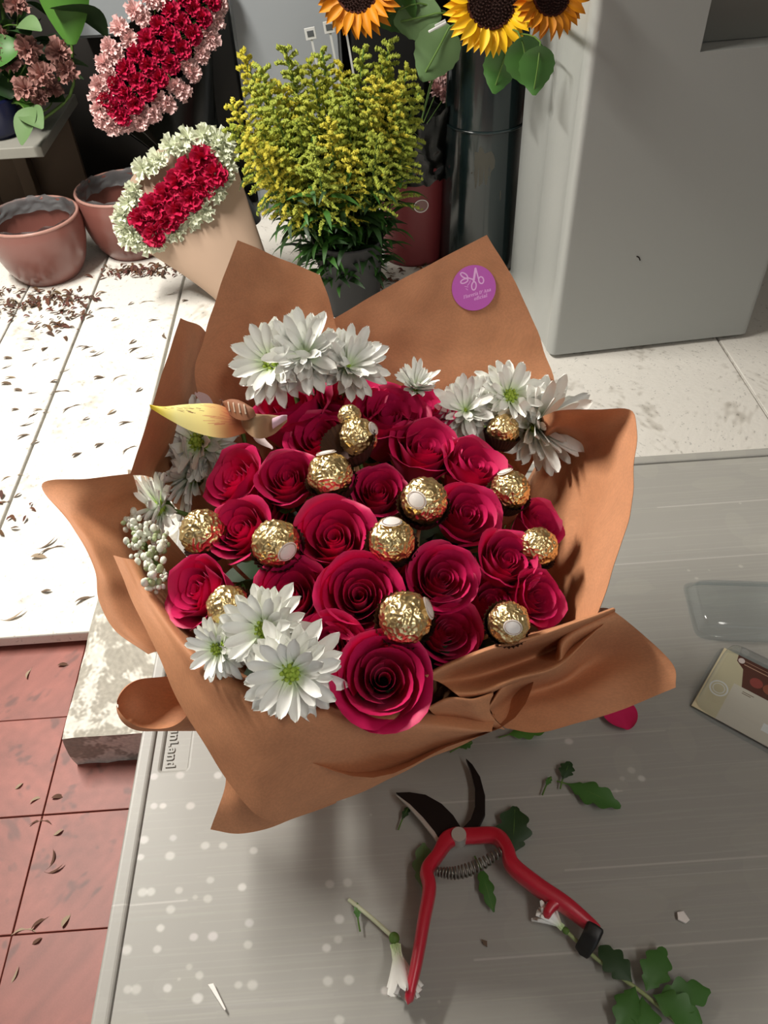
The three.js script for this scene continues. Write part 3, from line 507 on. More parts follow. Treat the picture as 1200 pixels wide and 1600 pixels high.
  // lower corner curling under the front sheet
  r0 = [[-0.1195, 0.87, -0.2736], [-0.1152, 0.855, -0.2643], [-0.1216, 0.842, -0.2491], [-0.1274, 0.83, -0.2389]]; r1 = [[-0.1089, 0.872, -0.267], [-0.1029, 0.856, -0.2559], [-0.1077, 0.838, -0.2439], [-0.1094, 0.825, -0.237]];
  r2 = [[-0.0912, 0.872, -0.2633], [-0.0845, 0.854, -0.2531], [-0.0863, 0.838, -0.2437], [-0.0887, 0.826, -0.2386]]; r3 = [[-0.0697, 0.87, -0.265], [-0.0628, 0.852, -0.2571], [-0.064, 0.84, -0.2489], [-0.0686, 0.83, -0.2432]];
  sheet('lower', [r0, r1, r2, r3, [[-0.0396, 0.86, -0.2776], [-0.0321, 0.84, -0.2727], [-0.033, 0.83, -0.2655], [-0.0405, 0.825, -0.254]]], 24, 24, 0.0008, 'small paper corner curling under the front sheet');
  // rolled edge on the left
  {
    const a = [-0.2004, 0.858, -0.3262], b = [-0.1247, 0.88, -0.3104], ra = 0.0185;
    const g = grid(44, 30, (u, v) => {
      const vv = v * v * 0.35 + v * 0.65, gap = 2.7 * Math.pow(Math.sin(Math.PI * clamp(vv * 1.08, 0, 1)), 0.7), th = 1.25 + gap / 2 + u * (Math.PI * 2 - gap), r = ra * Math.sqrt(1 - Math.pow(1 - Math.min(1, vv * 3.2), 2.2) * 0.995) * (1 + 0.1 * vv), q = L([lerp(a[0], b[0], vv), lerp(a[1], b[1], vv), lerp(a[2], b[2], vv)]);
      return [q[0], q[1] + r * Math.sin(th), q[2] + r * Math.cos(th), u * 0.1, v * 0.08]; });
    part('paper_roll', g, M.kraft, o, 'rolled paper edge at the lower left');
  }
  // right flare
  r0 = [[0.1518, 0.93, -0.5426], [0.1469, 0.992, -0.4747], [0.1761, 0.99, -0.4758], [0.205, 0.988, -0.4713], [0.1949, 0.98, -0.4269], [0.1798, 0.972, -0.3815], [0.1616, 0.962, -0.3441], [0.1437, 0.95, -0.314], [0.1309, 0.93, -0.3001]];
  r1 = [[0.1541, 0.905, -0.5415], [0.1513, 0.965, -0.49], [0.1724, 0.958, -0.494], [0.1867, 0.956, -0.477], [0.1781, 0.952, -0.4366], [0.1647, 0.946, -0.3989], [0.1485, 0.94, -0.3616], [0.1345, 0.932, -0.326], [0.1241, 0.915, -0.3096]];
  r2 = [[0.157, 0.88, -0.5434], [0.1601, 0.92, -0.5229], [0.1688, 0.916, -0.5138], [0.1722, 0.912, -0.497], [0.1662, 0.91, -0.46], [0.1551, 0.908, -0.4192], [0.1424, 0.905, -0.3829], [0.1276, 0.902, -0.3439], [0.1166, 0.89, -0.3251]];
  sheet('right', [r0, r1, r2, foot(r2, 0.75, 0.11), foot(r2)], 60, 40, 0.001, 'flared right paper side');
  // pleats at the lower right
  r0 = [[0.0252, 0.952, -0.2723], [0.045, 0.956, -0.2783], [0.0792, 0.96, -0.2861], [0.1119, 0.96, -0.2942], [0.1537, 0.952, -0.3142]]; r1 = [[0.0359, 0.94, -0.2736], [0.0595, 0.918, -0.2908], [0.0909, 0.91, -0.3048], [0.1229, 0.916, -0.3128], [0.1555, 0.942, -0.3165]];
  r2 = [[0.0449, 0.943, -0.2622], [0.0613, 0.942, -0.2647], [0.0855, 0.94, -0.2738], [0.111, 0.94, -0.2808], [0.1418, 0.942, -0.3049]]; r3 = [[0.0563, 0.91, -0.2774], [0.0717, 0.902, -0.286], [0.0947, 0.898, -0.2979], [0.1194, 0.898, -0.3074], [0.1443, 0.905, -0.3232]];
  sheet('pleatUpper', [[[0.0292, 0.92, -0.296], [0.05, 0.92, -0.3045], [0.087, 0.92, -0.3172], [0.1218, 0.92, -0.3263], [0.1567, 0.92, -0.3362]], r0, r1, r2, r3], 40, 30, 0.0006, 'upper paper pleat at the lower right');
  r0 = [[0.0651, 0.926, -0.2632], [0.0821, 0.93, -0.2782], [0.1111, 0.935, -0.2842], [0.12, 0.942, -0.2986], [0.1537, 0.948, -0.3152]]; r1 = [[0.068, 0.914, -0.2664], [0.0952, 0.886, -0.2951], [0.1283, 0.88, -0.3089], [0.1516, 0.894, -0.3182], [0.174, 0.934, -0.305]];
  r2 = [[0.0715, 0.906, -0.2643], [0.0992, 0.888, -0.2814], [0.1318, 0.888, -0.2888], [0.1635, 0.898, -0.2969], [0.1917, 0.922, -0.2872]]; r3 = [[0.077, 0.902, -0.2605], [0.101, 0.888, -0.2637], [0.1321, 0.886, -0.2701], [0.1661, 0.89, -0.2768], [0.1929, 0.91, -0.2771]];
  sheet('pleatFlare', [[[0.0695, 0.905, -0.2784], [0.0899, 0.895, -0.3076], [0.1199, 0.895, -0.3213], [0.1318, 0.9, -0.3364], [0.1586, 0.91, -0.3467]], r0, r1, r2, r3], 40, 30, 0.0006, 'lit paper flare pointing right over the table');
  r0 = [[0.0241, 0.935, -0.2601], [0.0386, 0.942, -0.2619], [0.0522, 0.942, -0.2599], [0.0668, 0.936, -0.2671]]; r1 = [[0.0288, 0.93, -0.2591], [0.0431, 0.935, -0.2586], [0.0549, 0.936, -0.257], [0.0647, 0.932, -0.2623]];
  r2 = [[0.0347, 0.922, -0.2606], [0.0473, 0.926, -0.2582], [0.0586, 0.924, -0.2566], [0.0667, 0.92, -0.2602]]; r3 = [[0.0417, 0.91, -0.2652], [0.0536, 0.912, -0.2613], [0.0645, 0.91, -0.2588], [0.0765, 0.904, -0.2585]];
  sheet('pleatLower', [foot(r0, 0.85, 0.16), r0, r1, r2, r3], 24, 20, 0.0005, 'small lower paper pleat');
  // inner sleeve that the stems stand in
  part('paper_sleeve', grid(72, 14, (u, v) => { const th = u * Math.PI * 2, R = lerp(0.042, 0.142, Math.pow(v, 1.25)) * (1 + 0.03 * Math.sin(th * 9) * v); return [R * Math.cos(th), 0.0006 + 0.18 * v, R * Math.sin(th), u * 0.6, v * 0.2]; }), M.kraft, o);
  // round purple seal on the back right flap
  const S = surf.backRight, target = L([0.1024, 1.017, -0.6235]); let best = [1e9, 0, 0];
  for (let i = 0; i <= 80; i++) for (let j = 0; j <= 80; j++) { const p = S(i / 80, j / 80 * 0.6), dd = V(p).distanceTo(V(target)); if (dd < best[0]) best = [dd, i / 80, j / 80 * 0.6]; }
  const c0 = V(S(best[1], best[2])), du = V(S(best[1] + 0.02, best[2])).sub(V(S(best[1] - 0.02, best[2]))).normalize(), dv0 = V(S(best[1], best[2] + 0.02)).sub(V(S(best[1], best[2] - 0.02))), nn = du.clone().cross(dv0).normalize(); if (nn.z < 0) nn.negate();
  const yy = UP.clone().addScaledVector(nn, -UP.dot(nn)).normalize(), xx = yy.clone().cross(nn).normalize();
  const lt = canvasTex(512, 512, (k, w) => {
    k.fillStyle = 'rgb(206,104,200)'; k.fillRect(0, 0, w, w); k.strokeStyle = 'rgb(246,196,246)'; k.fillStyle = 'rgb(246,196,246)'; k.lineCap = 'round'; k.lineWidth = 17;
    const loop = (x, y, rx, ry, a) => { k.beginPath(); k.ellipse(x, y, rx, ry, a, 0, 7); k.stroke(); };
    k.beginPath(); k.moveTo(258, 40); k.lineTo(248, 172); k.lineWidth = 24; k.stroke(); k.lineWidth = 15; k.beginPath(); k.moveTo(262, 40); k.lineTo(302, 150); k.stroke();
    loop(256, 232, 26, 46, 0); loop(334, 164, 28, 38, -0.3); loop(132, 122, 46, 22, 0.5); loop(140, 184, 44, 22, -0.45);
    k.beginPath(); k.moveTo(176, 146); k.lineTo(236, 160); k.stroke(); k.lineWidth = 6; k.beginPath(); k.moveTo(210, 176); k.quadraticCurveTo(196, 220, 180, 232); k.moveTo(150, 244); k.lineTo(190, 248); k.moveTo(166, 268); k.lineTo(188, 282); k.stroke();
    k.save(); k.translate(300, 322); k.rotate(-0.33); k.font = 'italic bold 50px serif'; k.textAlign = 'center'; k.fillText("Florería D' Ana", 0, 10, 330); k.fillText('oficial', 28, 62); k.restore();
  });
  const g = grid(40, 10, (u, v) => { const th = u * Math.PI * 2, r = 0.0192 * v, a = r * Math.cos(th), b = r * Math.sin(th), q = c0.clone().addScaledVector(xx, a).addScaledVector(yy, b).addScaledVector(nn, 0.0022); return [q.x, q.y, q.z, 0.5 + 0.5 * v * Math.cos(th), 0.5 + 0.5 * v * Math.sin(th)]; });
  part('round_seal', g, std(0xffffff, 0.4, { map: lt, name: 'purple_seal' }), o, 'round purple paper seal with a scissors flower emblem');
}

// ---------------------------------------------------------------- things lying on the table
function plate(pts, y, th, bev = 0.0008) {                      // flat plate with the outline pts (world points), bottom at y
  const s = new THREE.Shape(pts.map((p) => new THREE.Vector2(p[0], -p[2])));
  const g = new THREE.ExtrudeGeometry(s, { depth: th - 2 * bev, bevelEnabled: true, bevelThickness: bev, bevelSize: bev, bevelOffset: -bev, bevelSegments: 2 });
  g.rotateX(-Math.PI / 2); g.translate(0, y + bev, 0); return g;
}
const round = (pts, n = 5) => { const c = new THREE.CatmullRomCurve3(pts.map(V), true, 'centripetal'); return c.getPoints(pts.length * n).slice(0, -1).map((q) => q.toArray()); };
{
  const o = thing('pruning_shears', 'open pruning shears with red handles lying on the grey table', 'pruning shears');
  const mv = (p, y) => [p[0], TT + y, p[2]];
  const blade = part('cutting_blade', plate([[0.0033, 0.742, -0.2967], [0.0145, 0.742, -0.2964], [0.0275, 0.742, -0.2932], [0.0398, 0.742, -0.2846], [0.0481, 0.742, -0.2743], [0.0538, 0.742, -0.2624], [0.0495, 0.742, -0.2525], [0.0382, 0.742, -0.2513], [0.0312, 0.742, -0.262], [0.0231, 0.742, -0.2741], [0.0136, 0.742, -0.2855]], TT + 0.012, 0.0036), M.steelDark, o, 'dark pointed cutting blade');
  part('cutting_edge', plate([[0.0033, 0.744, -0.2952], [0.0142, 0.744, -0.2856], [0.0236, 0.744, -0.2742], [0.0317, 0.744, -0.2622], [0.0371, 0.744, -0.2506], [0.035, 0.744, -0.2497], [0.029, 0.744, -0.2603], [0.0209, 0.744, -0.2728], [0.012, 0.744, -0.2847]], TT + 0.0125, 0.003, 0.0003), M.steel, blade, 'bright ground edge');
  part('hook_blade', plate([[0.0652, 0.739, -0.3244], [0.0699, 0.739, -0.3187], [0.0748, 0.739, -0.3073], [0.0766, 0.739, -0.2903], [0.0742, 0.739, -0.2743], [0.0655, 0.739, -0.2608], [0.0542, 0.739, -0.2565], [0.0542, 0.739, -0.2647], [0.0619, 0.739, -0.2715], [0.0669, 0.739, -0.2818], [0.0692, 0.739, -0.2981], [0.0679, 0.739, -0.3119]], TT + 0.0065, 0.0052), M.steelDark, o, 'dark curved hook blade');
  const bl = bar([[0.0531, 0.746, -0.2577], [0.0415, 0.747, -0.2541], [0.0321, 0.749, -0.242], [0.0224, 0.751, -0.2294], [0.0232, 0.752, -0.2178], [0.0167, 0.752, -0.1941], [0.0087, 0.75, -0.1666], [0.0009, 0.747, -0.1434]], [[0.013, 0.012], [0.013, 0.013], [0.0095, 0.015], [0.0105, 0.017], [0.0105, 0.018], [0.0095, 0.018], [0.0085, 0.017], [0.0065, 0.013]], 48);
  part('left_handle', bl, M.red, o, 'red enamelled handle with a straight end');
  const rh = part('right_handle', bar([[0.044, 0.7425, -0.2578], [0.0623, 0.7435, -0.2571], [0.08, 0.746, -0.2542], [0.0859, 0.749, -0.2421], [0.0874, 0.75, -0.2309], [0.1024, 0.75, -0.2147], [0.123, 0.749, -0.1982], [0.1445, 0.746, -0.178]], [[0.013, 0.008], [0.0125, 0.010], [0.0115, 0.014], [0.0105, 0.016], [0.0115, 0.017], [0.0115, 0.017], [0.011, 0.016], [0.0075, 0.012]], 48), M.red, o, 'red enamelled handle with a catch');
  part('finger_tab', bar([[0.1217, 0.75, -0.2015], [0.1139, 0.75, -0.2003], [0.1052, 0.748, -0.1918]], [[0.008, 0.012], [0.0085, 0.012], [0.006, 0.01]], 16), M.red, rh);
  part('catch_strap', bar([[0.1403, 0.754, -0.1831], [0.1342, 0.751, -0.1751], [0.1275, 0.736, -0.169]], [[0.013, 0.006], [0.0125, 0.006], [0.0115, 0.005]], 16), M.black, o, 'black leather catch strap');
  const pv = [0.0499, 0.754, -0.2546], bolt = new THREE.CylinderGeometry(0.0058, 0.0062, 0.012, 20); bolt.translate(pv[0], TT + 0.019, pv[2]); part('pivot_bolt', bolt, M.steel, o, 'bright round pivot bolt');
  // volute spring between the handles
  const sc = new THREE.CatmullRomCurve3([[0.0297, 0.75, -0.2293], [0.0442, 0.75, -0.2273], [0.0624, 0.75, -0.2317], [0.0828, 0.75, -0.2419]].map(V)), hp = [];
  for (let i = 0; i <= 260; i++) { const t = i / 260, p = sc.getPoint(t), tg = sc.getTangent(t), sd = new THREE.Vector3(-tg.z, 0, tg.x), a = t * Math.PI * 2 * 19, r = 0.0026 + 0.0018 * Math.sin(Math.PI * t); hp.push([p.x + sd.x * r * Math.cos(a), p.y + r * 1.15 * Math.sin(a), p.z + sd.z * r * Math.cos(a)]); }
  part('spring', tube(hp, 0.0008, 420, 5), M.spring, o, 'coiled steel spring');
}
// lobed chrysanthemum leaf, stalk at the origin, pointing along +x
function lobedLeaf(L, W, bend, seed) {
  return grid(20, 10, (u, v) => {
    const s = v * 2 - 1, lobes = 0.62 + 0.38 * Math.abs(Math.sin(u * Math.PI * 3.1 + 0.25 + seed)), w = W * Math.pow(Math.sin(Math.PI * clamp(u * 0.95 + 0.03, 0, 1)), 0.7) * lobes * (1 - 0.25 * u);
    return [L * u + 0.12 * L * Math.abs(s) * lobes * (1 - u), 0.0025 + bend * L * Math.sin(u * 3) + 0.25 * w * s * s * Math.sin(u * 5 + seed) * 0.6 + 0.0015, s * w];
  });
}
const leafMats = { a: M.freshLeaf, b: M.darkLeaf, c: M.greyLeaf };
function layLeaf(p, ang, L, W, mat, label, bend = 0.05) {
  const o = thing('cut_leaf', label, 'leaf', [p[0], TT + 0.001, p[2]], 'cut leaves on the table'); o.rotation.y = ang;
  part('leaf_blade', lobedLeaf(L, W, bend, L * 90), mat, o); part('leaf_stalk', tube([[-0.008, 0.002, 0.001], [0, 0.003, 0], [L * 0.5, 0.0035 + bend * L, 0], [L * 0.92, 0.0042, 0]], 0.0007, 10, 5), M.stem, o);
}
layLeaf([0.1468, 0.73, -0.2989], -0.55, 0.046, 0.013, M.leaf, 'green lobed leaf right of the red shears');
layLeaf([0.1443, 0.73, -0.3025], 1.0, 0.018, 0.008, M.darkLeaf, 'tiny dark leaf curl right of the hook blade', 0.12);
layLeaf([0.1292, 0.73, -0.2979], 0.9, 0.010, 0.003, M.leaf, 'sliver of green leaf right of the hook blade');
layLeaf([0.105, 0.73, -0.3474], 0.05, 0.036, 0.009, M.freshLeaf, 'pale green leaf just below the paper flare');
layLeaf([0.0915, 0.73, -0.2432], 1.35, 0.040, 0.017, M.darkLeaf, 'dark green leaf behind the right red handle');
layLeaf([0.0642, 0.73, -0.2377], -1.4, 0.036, 0.007, M.leaf, 'green leaf sprig below the shears spring');
layLeaf([0.0183, 0.73, -0.2221], 1.45, 0.036, 0.010, M.greyLeaf, 'dull green leaf under the left red handle');
layLeaf([0.06, 0.73, -0.3386], 0.3, 0.014, 0.006, M.leaf, 'small leaf at the tip of the hook blade');
layLeaf([0.0065, 0.73, -0.2779], 1.0, 0.014, 0.0035, M.darkLeaf, 'thin dark leaf left of the cutting blade');
layLeaf([-0.032, 0.73, -0.2044], 1.6, 0.012, 0.0035, M.leaf, 'small leaf beside the stem of the cut white bloom');
// cut white flower with bare stem beside the left handle
{
  const a = [-0.0386, 0.734, -0.2196], b = [-0.0056, 0.742, -0.1874], e = [-0.0024, 0.742, -0.1606], o = copy(bellHead(3, M.white, 0.42), 'cut_flower', 'cut white flower with bare stem beside the left red handle'); tag(o, null, 'flower');
  const ax = V(e).sub(V(b)).normalize(); place(o, V([b[0], TT + 0.012, b[2]]), ax, 1.12, 0.3);
  part('stem', tube([[b[0], TT + 0.012, b[2]], [(a[0] + b[0]) / 2, TT + 0.007, (a[2] + b[2]) / 2 - 0.001], [a[0], TT + 0.003, a[2]]].map((w) => o.worldToLocal(V(w)).toArray()), 0.0016, 12, 6), std(0xb9bd9e, 0.6), o);
}
{
  const hb = [0.1202, 0.74, -0.1845], o = copy(bellHead(5, M.white, 0.55), 'cut_flower', 'half open cut bloom with leafy stem under the black catch'); tag(o, null, 'flower');
  const e = [0.185, 0.733, -0.123], ax = V([0.1076, 0.742, -0.198]).sub(V(hb)).normalize(); place(o, V([hb[0], TT + 0.010, hb[2]]), ax, 0.72, 0.9);
  const loc = (w) => o.worldToLocal(V(w)).toArray(), stemPts = [[hb[0], TT + 0.010, hb[2]], [0.1362, 0.736, -0.1684], [0.1548, 0.736, -0.1515], [0.1677, 0.735, -0.1406], e];
  part('stem', tube(stemPts.map(loc), 0.0022, 20, 6), std(0x93a06c, 0.6), o);
  for (const [p, ang, L, W, y] of [[[0.1597, 0.73, -0.1487], 2.2, 0.03, 0.012, 0.004], [[0.1613, 0.73, -0.1466], -2.2, 0.032, 0.012, 0.003], [[0.1669, 0.73, -0.1422], 0.9, 0.034, 0.013, 0.005], [[0.1708, 0.73, -0.14], -0.6, 0.034, 0.013, 0.006], [[0.1641, 0.73, -0.1404], -1.7, 0.034, 0.013, 0.003], [[0.1719, 0.73, -0.136], 0.1, 0.04, 0.013, 0.004]]) {
    const g = lobedLeaf(L, W, 0.08, ang); g.rotateY(ang); g.translate(p[0], TT + y, p[2]); g.applyMatrix4(o.matrixWorld.clone().invert()); part('leaf', g, ang > 1 ? M.darkLeaf : M.leaf, o);
  }
}
// loose rose petal, chips of stem
{
  const c = [0.2086, 0.73, -0.3583], o = solo('rose_petal', grid(12, 10, (u, v) => { const s = u * 2 - 1, w = 0.0155 * Math.pow(Math.sin(Math.PI * (0.16 + 0.8 * v)), 0.6); return [s * w, 0.0022 + 0.004 * s * s + 0.003 * v * v, (v - 0.5) * 0.030]; }), M.rose, 'single loose crimson petal on the table below the paper flare', 'petal'); o.position.set(c[0], TT, c[2]); o.rotation.y = 0.2;
  const chip = (p, pts, th, mat, name, label, cat) => { const q = solo(name, plate(pts, 0.0004, th, 0.0003), mat, label, cat); q.position.set(p[0], TT, p[2]); return q; };
  chip([0.2102, 0.73, -0.1898], [[-0.003, 0, -0.004], [0.002, 0, -0.0045], [0.0045, 0, 0.002], [0.001, 0, 0.004], [-0.004, 0, 0.001]], 0.002, M.sticker, 'paper_chip', 'tiny white paper chip right of the shears', 'paper');
  chip([-0.1359, 0.73, -0.1612], [[-0.006, 0, -0.008], [-0.002, 0, -0.0085], [0.0085, 0, 0.0085], [0.0075, 0, 0.0092]], 0.0018, M.sticker, 'petal_sliver', 'white petal sliver near the left table edge', 'petal');
  chip([0.0607, 0.73, -0.183], [[-0.002, 0, -0.0025], [0.002, 0, -0.001], [0.0015, 0, 0.003], [-0.001, 0, 0.001]], 0.0014, M.debris, 'dry_speck', 'tiny brown speck between the red handles', 'speck');
}
// clear plastic lid and clear box with a printed card
{
  const clear = phys(0xeef2f4, 0.09, { transmission: 1, thickness: 0, ior: 1.45, name: 'clear_plastic' });
  const shell = (w, d, h, r, parent, name, lip) => {             // open-bottomed thin tray, upside down, with a flange
    const N = 48, prof = [[1, 0, 0], [1, 0, -0.004], [1, 0.0012, -0.005], [1, h * 0.6, -0.0065], [1, h - 0.003, -0.008], [1, h, -0.012], [0.5, h, 0], [0.02, h, 0]];
    const out = (t, k, off) => { const a = t * Math.PI * 2, c = Math.cos(a), s = Math.sin(a), e = 2 / 9, x = Math.sign(c) * Math.pow(Math.abs(c), e), z = Math.sign(s) * Math.pow(Math.abs(s), e); return [x * (w / 2 + off + lip) * k, z * (d / 2 + off + lip) * k]; };
    return part(name, grid(N, prof.length - 1, (u, v) => { const [k, y, off] = prof[Math.round(v * (prof.length - 1))], [x, z] = out(u, k, off); return [x, y, z]; }), clear, parent);
  };
  const c1 = [0.3665, 0.73, -0.4632], o = thing('plastic_lid', 'empty clear plastic box lid on the table at the right edge', 'lid', [c1[0] + 0.012, TT + 0.0006, c1[2]]); o.rotation.y = -0.13; shell(0.135, 0.068, 0.016, 0.01, o, 'lid_shell', 0.003);
  const c2 = [0.3455, 0.73, -0.3552], b = thing('chocolate_box', 'clear plastic chocolate box with printed cream and brown card', 'box', [c2[0], TT + 0.0006, c2[2]]); b.rotation.y = -0.72;
  const ct = canvasTex(1024, 640, (k, w, h) => {
    k.fillStyle = 'rgb(220,208,172)'; k.fillRect(0, 0, w, h); const r = mulberry(3);
    k.fillStyle = 'rgb(228,219,202)'; k.fillRect(190, 270, 834, 370);
    k.fillStyle = 'rgb(96,48,36)'; k.beginPath(); k.moveTo(120, 0); k.lineTo(w, 0); k.lineTo(w, 270); k.lineTo(250, 270); k.lineTo(200, 110); k.lineTo(130, 60); k.fill();
    for (let i = 0; i < 7; i++) { k.fillStyle = 'rgb(' + [120 + r() * 60, 70 + r() * 40, 50 + r() * 30].map(Math.round).join(',') + ')'; k.beginPath(); k.ellipse(330 + i * 105, 170 + r() * 30, 50, 46, 0, 0, 7); k.fill(); }
    k.strokeStyle = 'rgb(216,176,146)'; k.lineWidth = 7; k.beginPath(); k.moveTo(190, 62); k.lineTo(w, 62); k.stroke(); k.lineWidth = 4; k.beginPath(); k.moveTo(190, 30); k.lineTo(w, 36); k.stroke();
    k.fillStyle = 'rgb(240,222,214)'; k.beginPath(); k.arc(160, 40, 26, 0, 7); k.fill();
    k.strokeStyle = 'rgb(244,242,238)'; k.lineWidth = 12; k.beginPath(); k.arc(110, 380, 66, 0, 7); k.stroke(); k.lineWidth = 6; k.beginPath(); k.arc(110, 380, 44, 0, 7); k.stroke();
    k.fillStyle = 'rgb(120,92,70)'; k.fillRect(270, 300, 90, 6); k.fillRect(270, 316, 70, 6);
    k.fillStyle = 'rgb(250,250,246)'; k.fillRect(500, 470, 524, 70); k.fillStyle = 'rgb(90,80,70)'; k.fillRect(590, 500, 44, 12);
  });
  const card = new THREE.BoxGeometry(0.118, 0.0006, 0.078); card.translate(0, 0.0012, 0); part('printed_card', card, std(0xffffff, 0.5, { map: ct, name: 'printed_card' }), b, 'cream card with a brown chocolate picture');
  shell(0.122, 0.084, 0.022, 0.01, b, 'clear_cover', 0.002);
}

// ---------------------------------------------------------------- background: fridge, pots, buckets and bunches on the platform
const PF = 0.045;
{
  const o = thing('fridge', 'tall pale grey fridge with a dark recess on the right', 'fridge', [0.5385, PF, -1.903]); o.rotation.y = 0.078;
  const W = 0.60, D = 0.50, H = 1.62, F = 0.014;
  for (const [x, z] of [[0.05, -0.05], [W - 0.05, -0.05], [0.05, -D + 0.05], [W - 0.05, -D + 0.05]]) { const f = new THREE.CylinderGeometry(0.02, 0.022, F, 12); f.translate(x, F / 2, z); part('foot', f, M.black, o); }
  // body in plan: rounded front left edge; the left side bulges slightly
  const s = new THREE.Shape(); s.moveTo(0.0, -0.03); s.quadraticCurveTo(0.002, 0, 0.02, 0); s.lineTo(W - 0.02, 0); s.quadraticCurveTo(W, 0, W, -0.02); s.lineTo(W, -D); s.lineTo(0.012, -D); s.bezierCurveTo(-0.012, -D * 0.8, 0.012, -D * 0.5, -0.006, -0.2); s.bezierCurveTo(-0.012, -0.12, 0.006, -0.08, 0, -0.03);
  const rx = 0.258, ry = 0.825 - PF - F;                        // recess: left edge, bottom edge
  const low = new THREE.ExtrudeGeometry(s, { depth: ry, bevelEnabled: false, curveSegments: 10 }); low.rotateX(-Math.PI / 2); low.scale(1, 1, -1); 
  // extrude points: shape (x, y) with y meaning depth (z)
  const up = (g, y0) => { g.translate(0, y0, 0); const p = g.attributes.position; if (g.index) { const a = g.index.array; for (let i = 0; i < a.length; i += 3) { const k = a[i]; a[i] = a[i + 1]; a[i + 1] = k; } } else { for (let i = 0; i < p.count; i += 3) for (const at of Object.values(g.attributes)) for (let c = 0; c < at.itemSize; c++) { const k = at.getComponent(i, c); at.setComponent(i, c, at.getComponent(i + 1, c)); at.setComponent(i + 1, c, k); } } g.computeVertexNormals(); return g; };
  part('lower_body', up(low, F), M.fridge, o);
  const s2 = new THREE.Shape(); s2.moveTo(0.0, -0.03); s2.quadraticCurveTo(0.002, 0, 0.02, 0); s2.lineTo(rx, 0); s2.lineTo(rx, -0.07); s2.lineTo(W, -0.07); s2.lineTo(W, -D); s2.lineTo(0.012, -D); s2.bezierCurveTo(-0.012, -D * 0.8, 0.012, -D * 0.5, -0.006, -0.2); s2.bezierCurveTo(-0.012, -0.12, 0.006, -0.08, 0, -0.03);
  const mid = new THREE.ExtrudeGeometry(s2, { depth: 0.3, bevelEnabled: false, curveSegments: 10 }); mid.rotateX(-Math.PI / 2); mid.scale(1, 1, -1); part('middle_body', up(mid, F + ry), M.fridge, o);
  const top = new THREE.ExtrudeGeometry(s, { depth: H - ry - 0.3, bevelEnabled: false, curveSegments: 10 }); top.rotateX(-Math.PI / 2); top.scale(1, 1, -1); part('upper_body', up(top, F + ry + 0.3), M.fridge, o);
  part('recess_panel', box(W - rx - 0.004, 0.296, 0.004, (W + rx) / 2, F + ry + 0.15, -0.066), M.fridgeDark, o, 'dark grey recessed panel');
  const mk = tube([[0.205, 0.30, 0.0012], [0.212, 0.296, 0.0012], [0.217, 0.287, 0.0012]], 0.0016, 6, 5); part('scuff', mk, M.steelDark, o, 'small dark scuff');
}
// glazed pots
function pot(label, c, R, H, turn) {
  const o = thing('glazed_pot', label, 'pot', [c[0], PF, c[1]], 'glazed pots on the white boards'); o.rotation.y = turn;
  const prof = [[0.001, 0.004], [0.60, 0], [0.66, 0.012], [0.84, 0.22], [0.97, 0.55], [1.0, 0.8], [0.985, 0.94], [0.97, 1.0], [0.93, 1.0], [0.905, 0.95], [0.92, 0.7], [0.86, 0.4], [0.7, 0.2], [0.001, 0.18]].map(([r, y]) => new THREE.Vector2(r * R, y * H));
  part('body', new THREE.LatheGeometry(new THREE.SplineCurve(prof).getPoints(70), 48), M.pot, o);
  const lip = new THREE.TorusGeometry(R * 0.955, R * 0.035, 8, 48); lip.rotateX(Math.PI / 2); lip.translate(0, H, 0); part('lip', lip, M.potLip, o, 'pale worn lip');
  part('soil', (() => { const g = new THREE.CircleGeometry(R * 0.9, 32); g.rotateX(-Math.PI / 2); g.translate(0, H * 0.45, 0); return g; })(), M.soil, o);
  part('plastic_liner', grid(64, 8, (u, v) => { const a = u * Math.PI * 2, r = R * (0.86 + 0.05 * v + 0.025 * noise3(Math.cos(a) * 4, Math.sin(a) * 4, v * 2)); return [r * Math.cos(a), H * (0.8 + 0.24 * v + 0.03 * noise3(Math.cos(a) * 3 + 5, Math.sin(a) * 3, v)), r * Math.sin(a)]; }), M.liner, o, 'crumpled clear plastic liner');
}
pot('round pinkish brown glazed pot at the far left of the boards', [-1.075, -2.63], 0.158, 0.205, 0);
pot('round pinkish brown glazed pot behind the white and red posy', [-0.80, -2.78], 0.16, 0.22, 1);
// ---- generic small blooms for the background
function puff(seed, mat, R, n, ratio = 0.5) {                    // carnation-like head of ruffled petals
  const g = new THREE.Group(), r = mulberry(seed), list = [];
  for (let k = 0; k < n; k++) {
    const t = (k + 0.5) / n, tilt = 1.25 * Math.sqrt(t), a = k * 2.39996, L = R * (0.75 + 0.3 * r()), w = L * ratio;
    const q = grid(4, 3, (u, v) => { const s = u * 2 - 1; return [s * w * (0.4 + 0.6 * v) * 0.5, L * v, 0.12 * L * Math.sin(s * 4 + k) * v + 0.1 * L * s * s * v]; }); q.rotateX(tilt); q.rotateY(a); list.push(q);
  }
  part('petals', merge(list), mat, g); return g;
}
const pinkPuffs = [puff(1, M.pinkPetal, 0.034, 26), puff(2, M.pinkPetal, 0.034, 24)], redPuffs = [puff(3, M.redPetal, 0.034, 30, 0.7), puff(4, M.redPetal, 0.033, 30, 0.7)], creamPuffs = [puff(5, M.creamPetal, 0.036, 15, 0.5), puff(6, M.creamPetal, 0.034, 13, 0.55)], peachPuffs = [puff(7, M.peach, 0.05, 26), puff(8, M.peach, 0.045, 24)];
